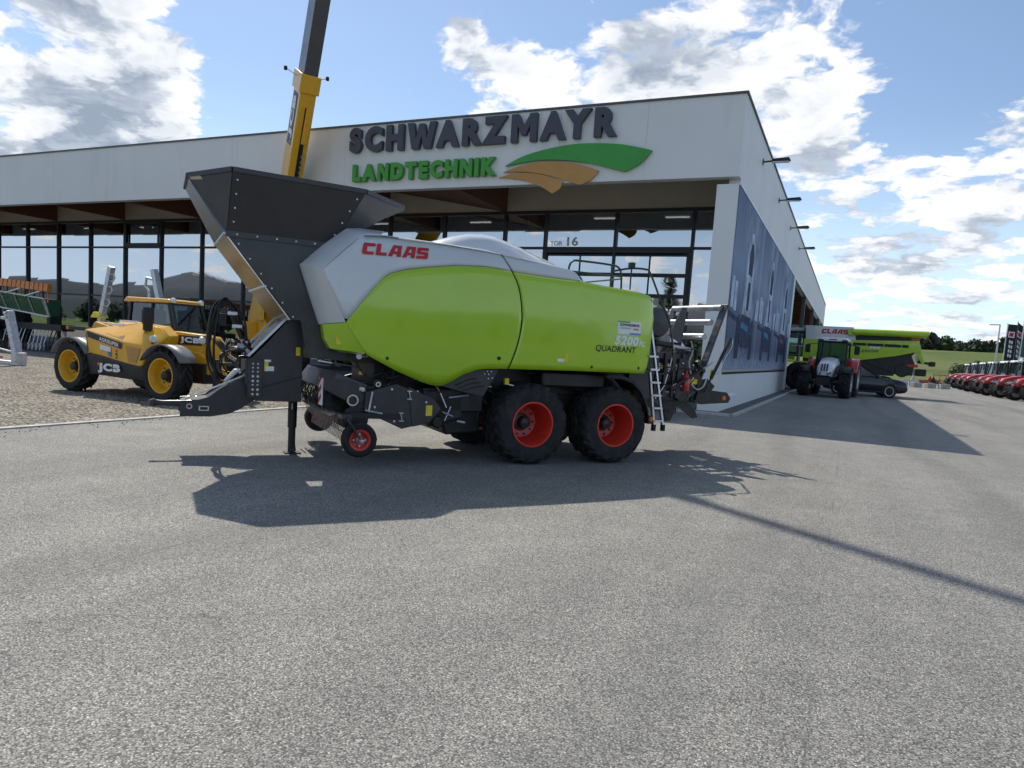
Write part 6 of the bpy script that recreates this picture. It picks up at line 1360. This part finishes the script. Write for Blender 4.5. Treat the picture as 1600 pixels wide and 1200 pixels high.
MB().box(-1.7, 1.7, -.05, .05, 1.45, 1.55).obj('top_bar', 'red_paint', t, smooth=0); MB().box(-1.7, 1.7, -.05, .05, .7, .8).obj('middle_bar', 'red_paint', t, smooth=0)
for k in range(4): 
    q = thing('concrete_block', 'pale concrete block set down behind the combine', 'block', (5.6 + k * 1.5, 92 + k * 1.2, 0), jr.uniform(0, 1), 'concrete blocks behind the combine')
    MB().box(-.55, .55, -.3, .3, 0, .55).obj('block_body', 'concrete', q, bevel=.03); MB().box(-.2, .2, -.1, .1, .55, .62).obj('lifting_nub', 'concrete', q, bevel=.02)

# ================================================================== vegetation
mat('leaf_far', (.030, .052, .020), .8, var=.35, vs=.25)
mat('leaf_blue', (.026, .046, .026), .8, var=.35, vs=.2)
mat('leaf_bush', (.075, .105, .035), .8, var=.35, vs=.6)
mat('bark', (.09, .07, .05), .85, var=.2)
def crown(b, c, r, h, rnd, n=70, leaf=.9):
    """crown as many small bent leaf-clump faces spread over uneven lobes"""
    lobes = [(Vector((rnd.uniform(-.45, .45) * r, rnd.uniform(-.45, .45) * r, rnd.uniform(.28, .82) * h)), rnd.uniform(.38, .62) * r) for _ in range(6)] + [(Vector((0, 0, .5 * h)), .7 * r), (Vector((0, 0, .85 * h)), .4 * r)]
    for _ in range(n):
        lc, lr = rnd.choice(lobes)
        d = Vector((rnd.gauss(0, 1), rnd.gauss(0, 1), rnd.gauss(.25, 1))).normalized()
        p = Vector(c) + lc + d * lr * rnd.uniform(.75, 1.05)
        s = leaf * rnd.uniform(.6, 1.3); a = (d + Vector((rnd.uniform(-.6, .6), rnd.uniform(-.6, .6), rnd.uniform(-.6, .6)))).normalized()
        t1 = a.orthogonal().normalized() * s; t2 = a.cross(t1).normalized() * s
        b.add([p - t1, p + t2 * .8 + a * s * .25, p + t1, p - t2 * .8 + a * s * .2], [(0, 1, 2, 3)])
    for lc, lr in lobes:    # dark filled cores
        q = Vector(c) + lc; k = lr * .78
        b.add([q + Vector(v) * k for v in ((1, 0, 0), (-1, 0, 0), (0, 1, 0), (0, -1, 0), (0, 0, 1), (0, 0, -1))], [(0, 2, 4), (2, 1, 4), (1, 3, 4), (3, 0, 4), (2, 0, 5), (1, 2, 5), (3, 1, 5), (0, 3, 5)])
fr = random.Random(9); fb = MB(); fb2 = MB()
for i in range(900):
    a = R_(fr.uniform(44, 92)); d = fr.uniform(455, 640)
    x = 20 + d * math.cos(a); y = d * math.sin(a)
    crown(fb if i % 2 else fb2, (x, y, terr(x, y) - 1), fr.uniform(3.2, 5.2), fr.uniform(6.5, 11.5), fr, n=80, leaf=.8)
fb.obj('forest', 'leaf_far', smooth=0, kind='stuff'); fb2.obj('forest', 'leaf_blue', smooth=0, kind='stuff')
hb = MB()
for i in range(60):
    x = fr.uniform(24, 60); y = 210 + fr.uniform(-6, 6) + (x - 24) * .6; crown(hb, (x, y, terr(x, y) - .4), fr.uniform(1.5, 2.6), fr.uniform(2.5, 5), fr, n=90, leaf=.40)
hb.obj('hedge', 'leaf_bush', smooth=0, kind='stuff')
wb = MB()
for i in range(170):
    x = -260 + i * 2.4 + fr.uniform(-2, 2); y = -120 + fr.uniform(-22, 12); crown(wb, (x, y, -.5), fr.uniform(3., 5.), fr.uniform(5, 9.5), fr, n=70, leaf=.8)
wb.obj('tree_belt', 'leaf_blue', smooth=0, kind='stuff')
fh = thing('farmhouse', 'pale farmhouse with low grey roof in front of the forest', 'house', (57, 285, terr(57, 285)), R_(20))
MB().box(-9, 9, -4, 4, 0, 4.2).obj('wall', 'white_paint', fh, smooth=0); MB().prism([(-4.6, 4.2), (4.6, 4.2), (0, 7.0)], 'x', -9.5, 9.5).obj('roof', 'fender_grey', fh, smooth=0)
for k in range(5): MB().box(-7.5 + k * 3.4, -6.3 + k * 3.4, -4.03, -3.99, 1.2, 2.8).obj('window', 'car_glass', fh, smooth=0)

# ================================================================== what the glazing mirrors: mountains, lamps and conifers across the road
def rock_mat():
    m = bpy.data.materials.new('mountain_rock_hazed'); m.use_nodes = True; g = NT(m.node_tree); b = g.n['Principled BSDF']
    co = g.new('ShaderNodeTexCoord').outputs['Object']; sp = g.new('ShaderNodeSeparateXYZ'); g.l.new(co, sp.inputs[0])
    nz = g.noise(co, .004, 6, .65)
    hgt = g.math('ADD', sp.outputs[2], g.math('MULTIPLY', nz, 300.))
    c = g.ramp(g.math('DIVIDE', hgt, 760.), ((.0, (.022, .036, .030)), (.45, (.026, .040, .042)), (.60, (.055, .064, .078)), (.76, (.075, .085, .10)), (.80, (.62, .64, .67)), (1., (.8, .8, .82))))  # rock and forest tones, with blue distance haze put into the colour
    g.put(b.inputs['Base Color'], c); b.inputs['Roughness'].default_value = .9; MATS['mountain_rock_hazed'] = m
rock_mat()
def mtn(u, v):
    a = R_(180 + 175 * u); d = 5200 + 4200 * v
    x, y = d * math.cos(a), d * math.sin(a)
    prof = math.sin(math.pi * min(1, v * 1.15)) ** .8
    rid = 1 - abs(noise.fractal(Vector((x * .00042, y * .00042, 1.7)), 1.0, 2.1, 5))
    h = prof * max(0., (330 + 360 * (rid - .55) + 150 * noise.noise(Vector((x * .0003, y * .0003, 8.)))))
    return (x, y, -10 + h)
MB().grid(mtn, 220, 36).obj('mountains', 'mountain_rock_hazed', smooth=60, kind='structure')
for i, (x, y) in enumerate(((-34, -22), (-12, -30), (10, -26))):
    l2 = thing('double_lamp_post', 'slim double-armed yard lamp post mirrored in the glazing', 'lamp', (x, y, 0), 0, 'double lamp posts across the yard')
    MB().tube([(0, 0, 0), (0, 0, 9)], [.11, .07], 8).obj('pole', 'galv', l2)
    for s in (-1, 1): MB().box(s * .1 if s > 0 else -1.2, 1.2 if s > 0 else -.1, -.14, .14, 8.9, 9.0).obj('lamp_head', 'black_metal', l2, smooth=0)
for i, (x, y, h) in enumerate(((-46, -34, 11), (-28, -40, 9), (-22, -38, 12), (-19.5, -39, 9), (-2, -42, 10))):
    t = thing('conifer', 'dark slender conifer across the yard mirrored in the glazing', 'tree', (x, y, -.05), 0, 'conifers across the yard')
    MB().tube([(0, 0, 0), (0, 0, h)], [.18, .03], 6).obj('trunk', 'bark', t)
    c_ = MB()
    for k in range(420):
        q = fr.random(); z = .6 + q * (h - .6); r = (1 - q) ** .8 * h * .17 + .08; a = fr.uniform(0, 6.283); p = Vector((math.cos(a) * r * fr.uniform(.5, 1), math.sin(a) * r * fr.uniform(.5, 1), z)); d = Vector((math.cos(a), math.sin(a), -.5)); t1 = d * .45; t2 = d.cross(Vector((0, 0, 1))).normalized() * .22
        c_.add([p - t1, p + t2, p + t1, p - t2], [(0, 1, 2, 3)])
    c_.obj('crown', 'leaf_far', t, smooth=0)
for i, x in enumerate((-26, -22.6, -15.5)):
    t = thing('banner_flag', 'tall blue advertising banner across the yard mirrored in the glazing', 'banner', (x, -17, 0), R_(10 * i), 'blue banners across the yard')
    MB().cyl((0, 0, 0), (0, 0, 4.6), .03, 8).obj('pole', 'alu', t); MB().add([(.05, 0, 1.0), (1.1, .05, 1.0), (1.1, -.05, 4.3), (.05, 0, 4.5)], [(0, 1, 2, 3)]).obj('banner_cloth', 'sticker_blue', t, smooth=0, solid=.01)
    MB().box(-.4, .4, -.4, .4, 0, .06).obj('base_plate', 'black_metal', t, smooth=0)
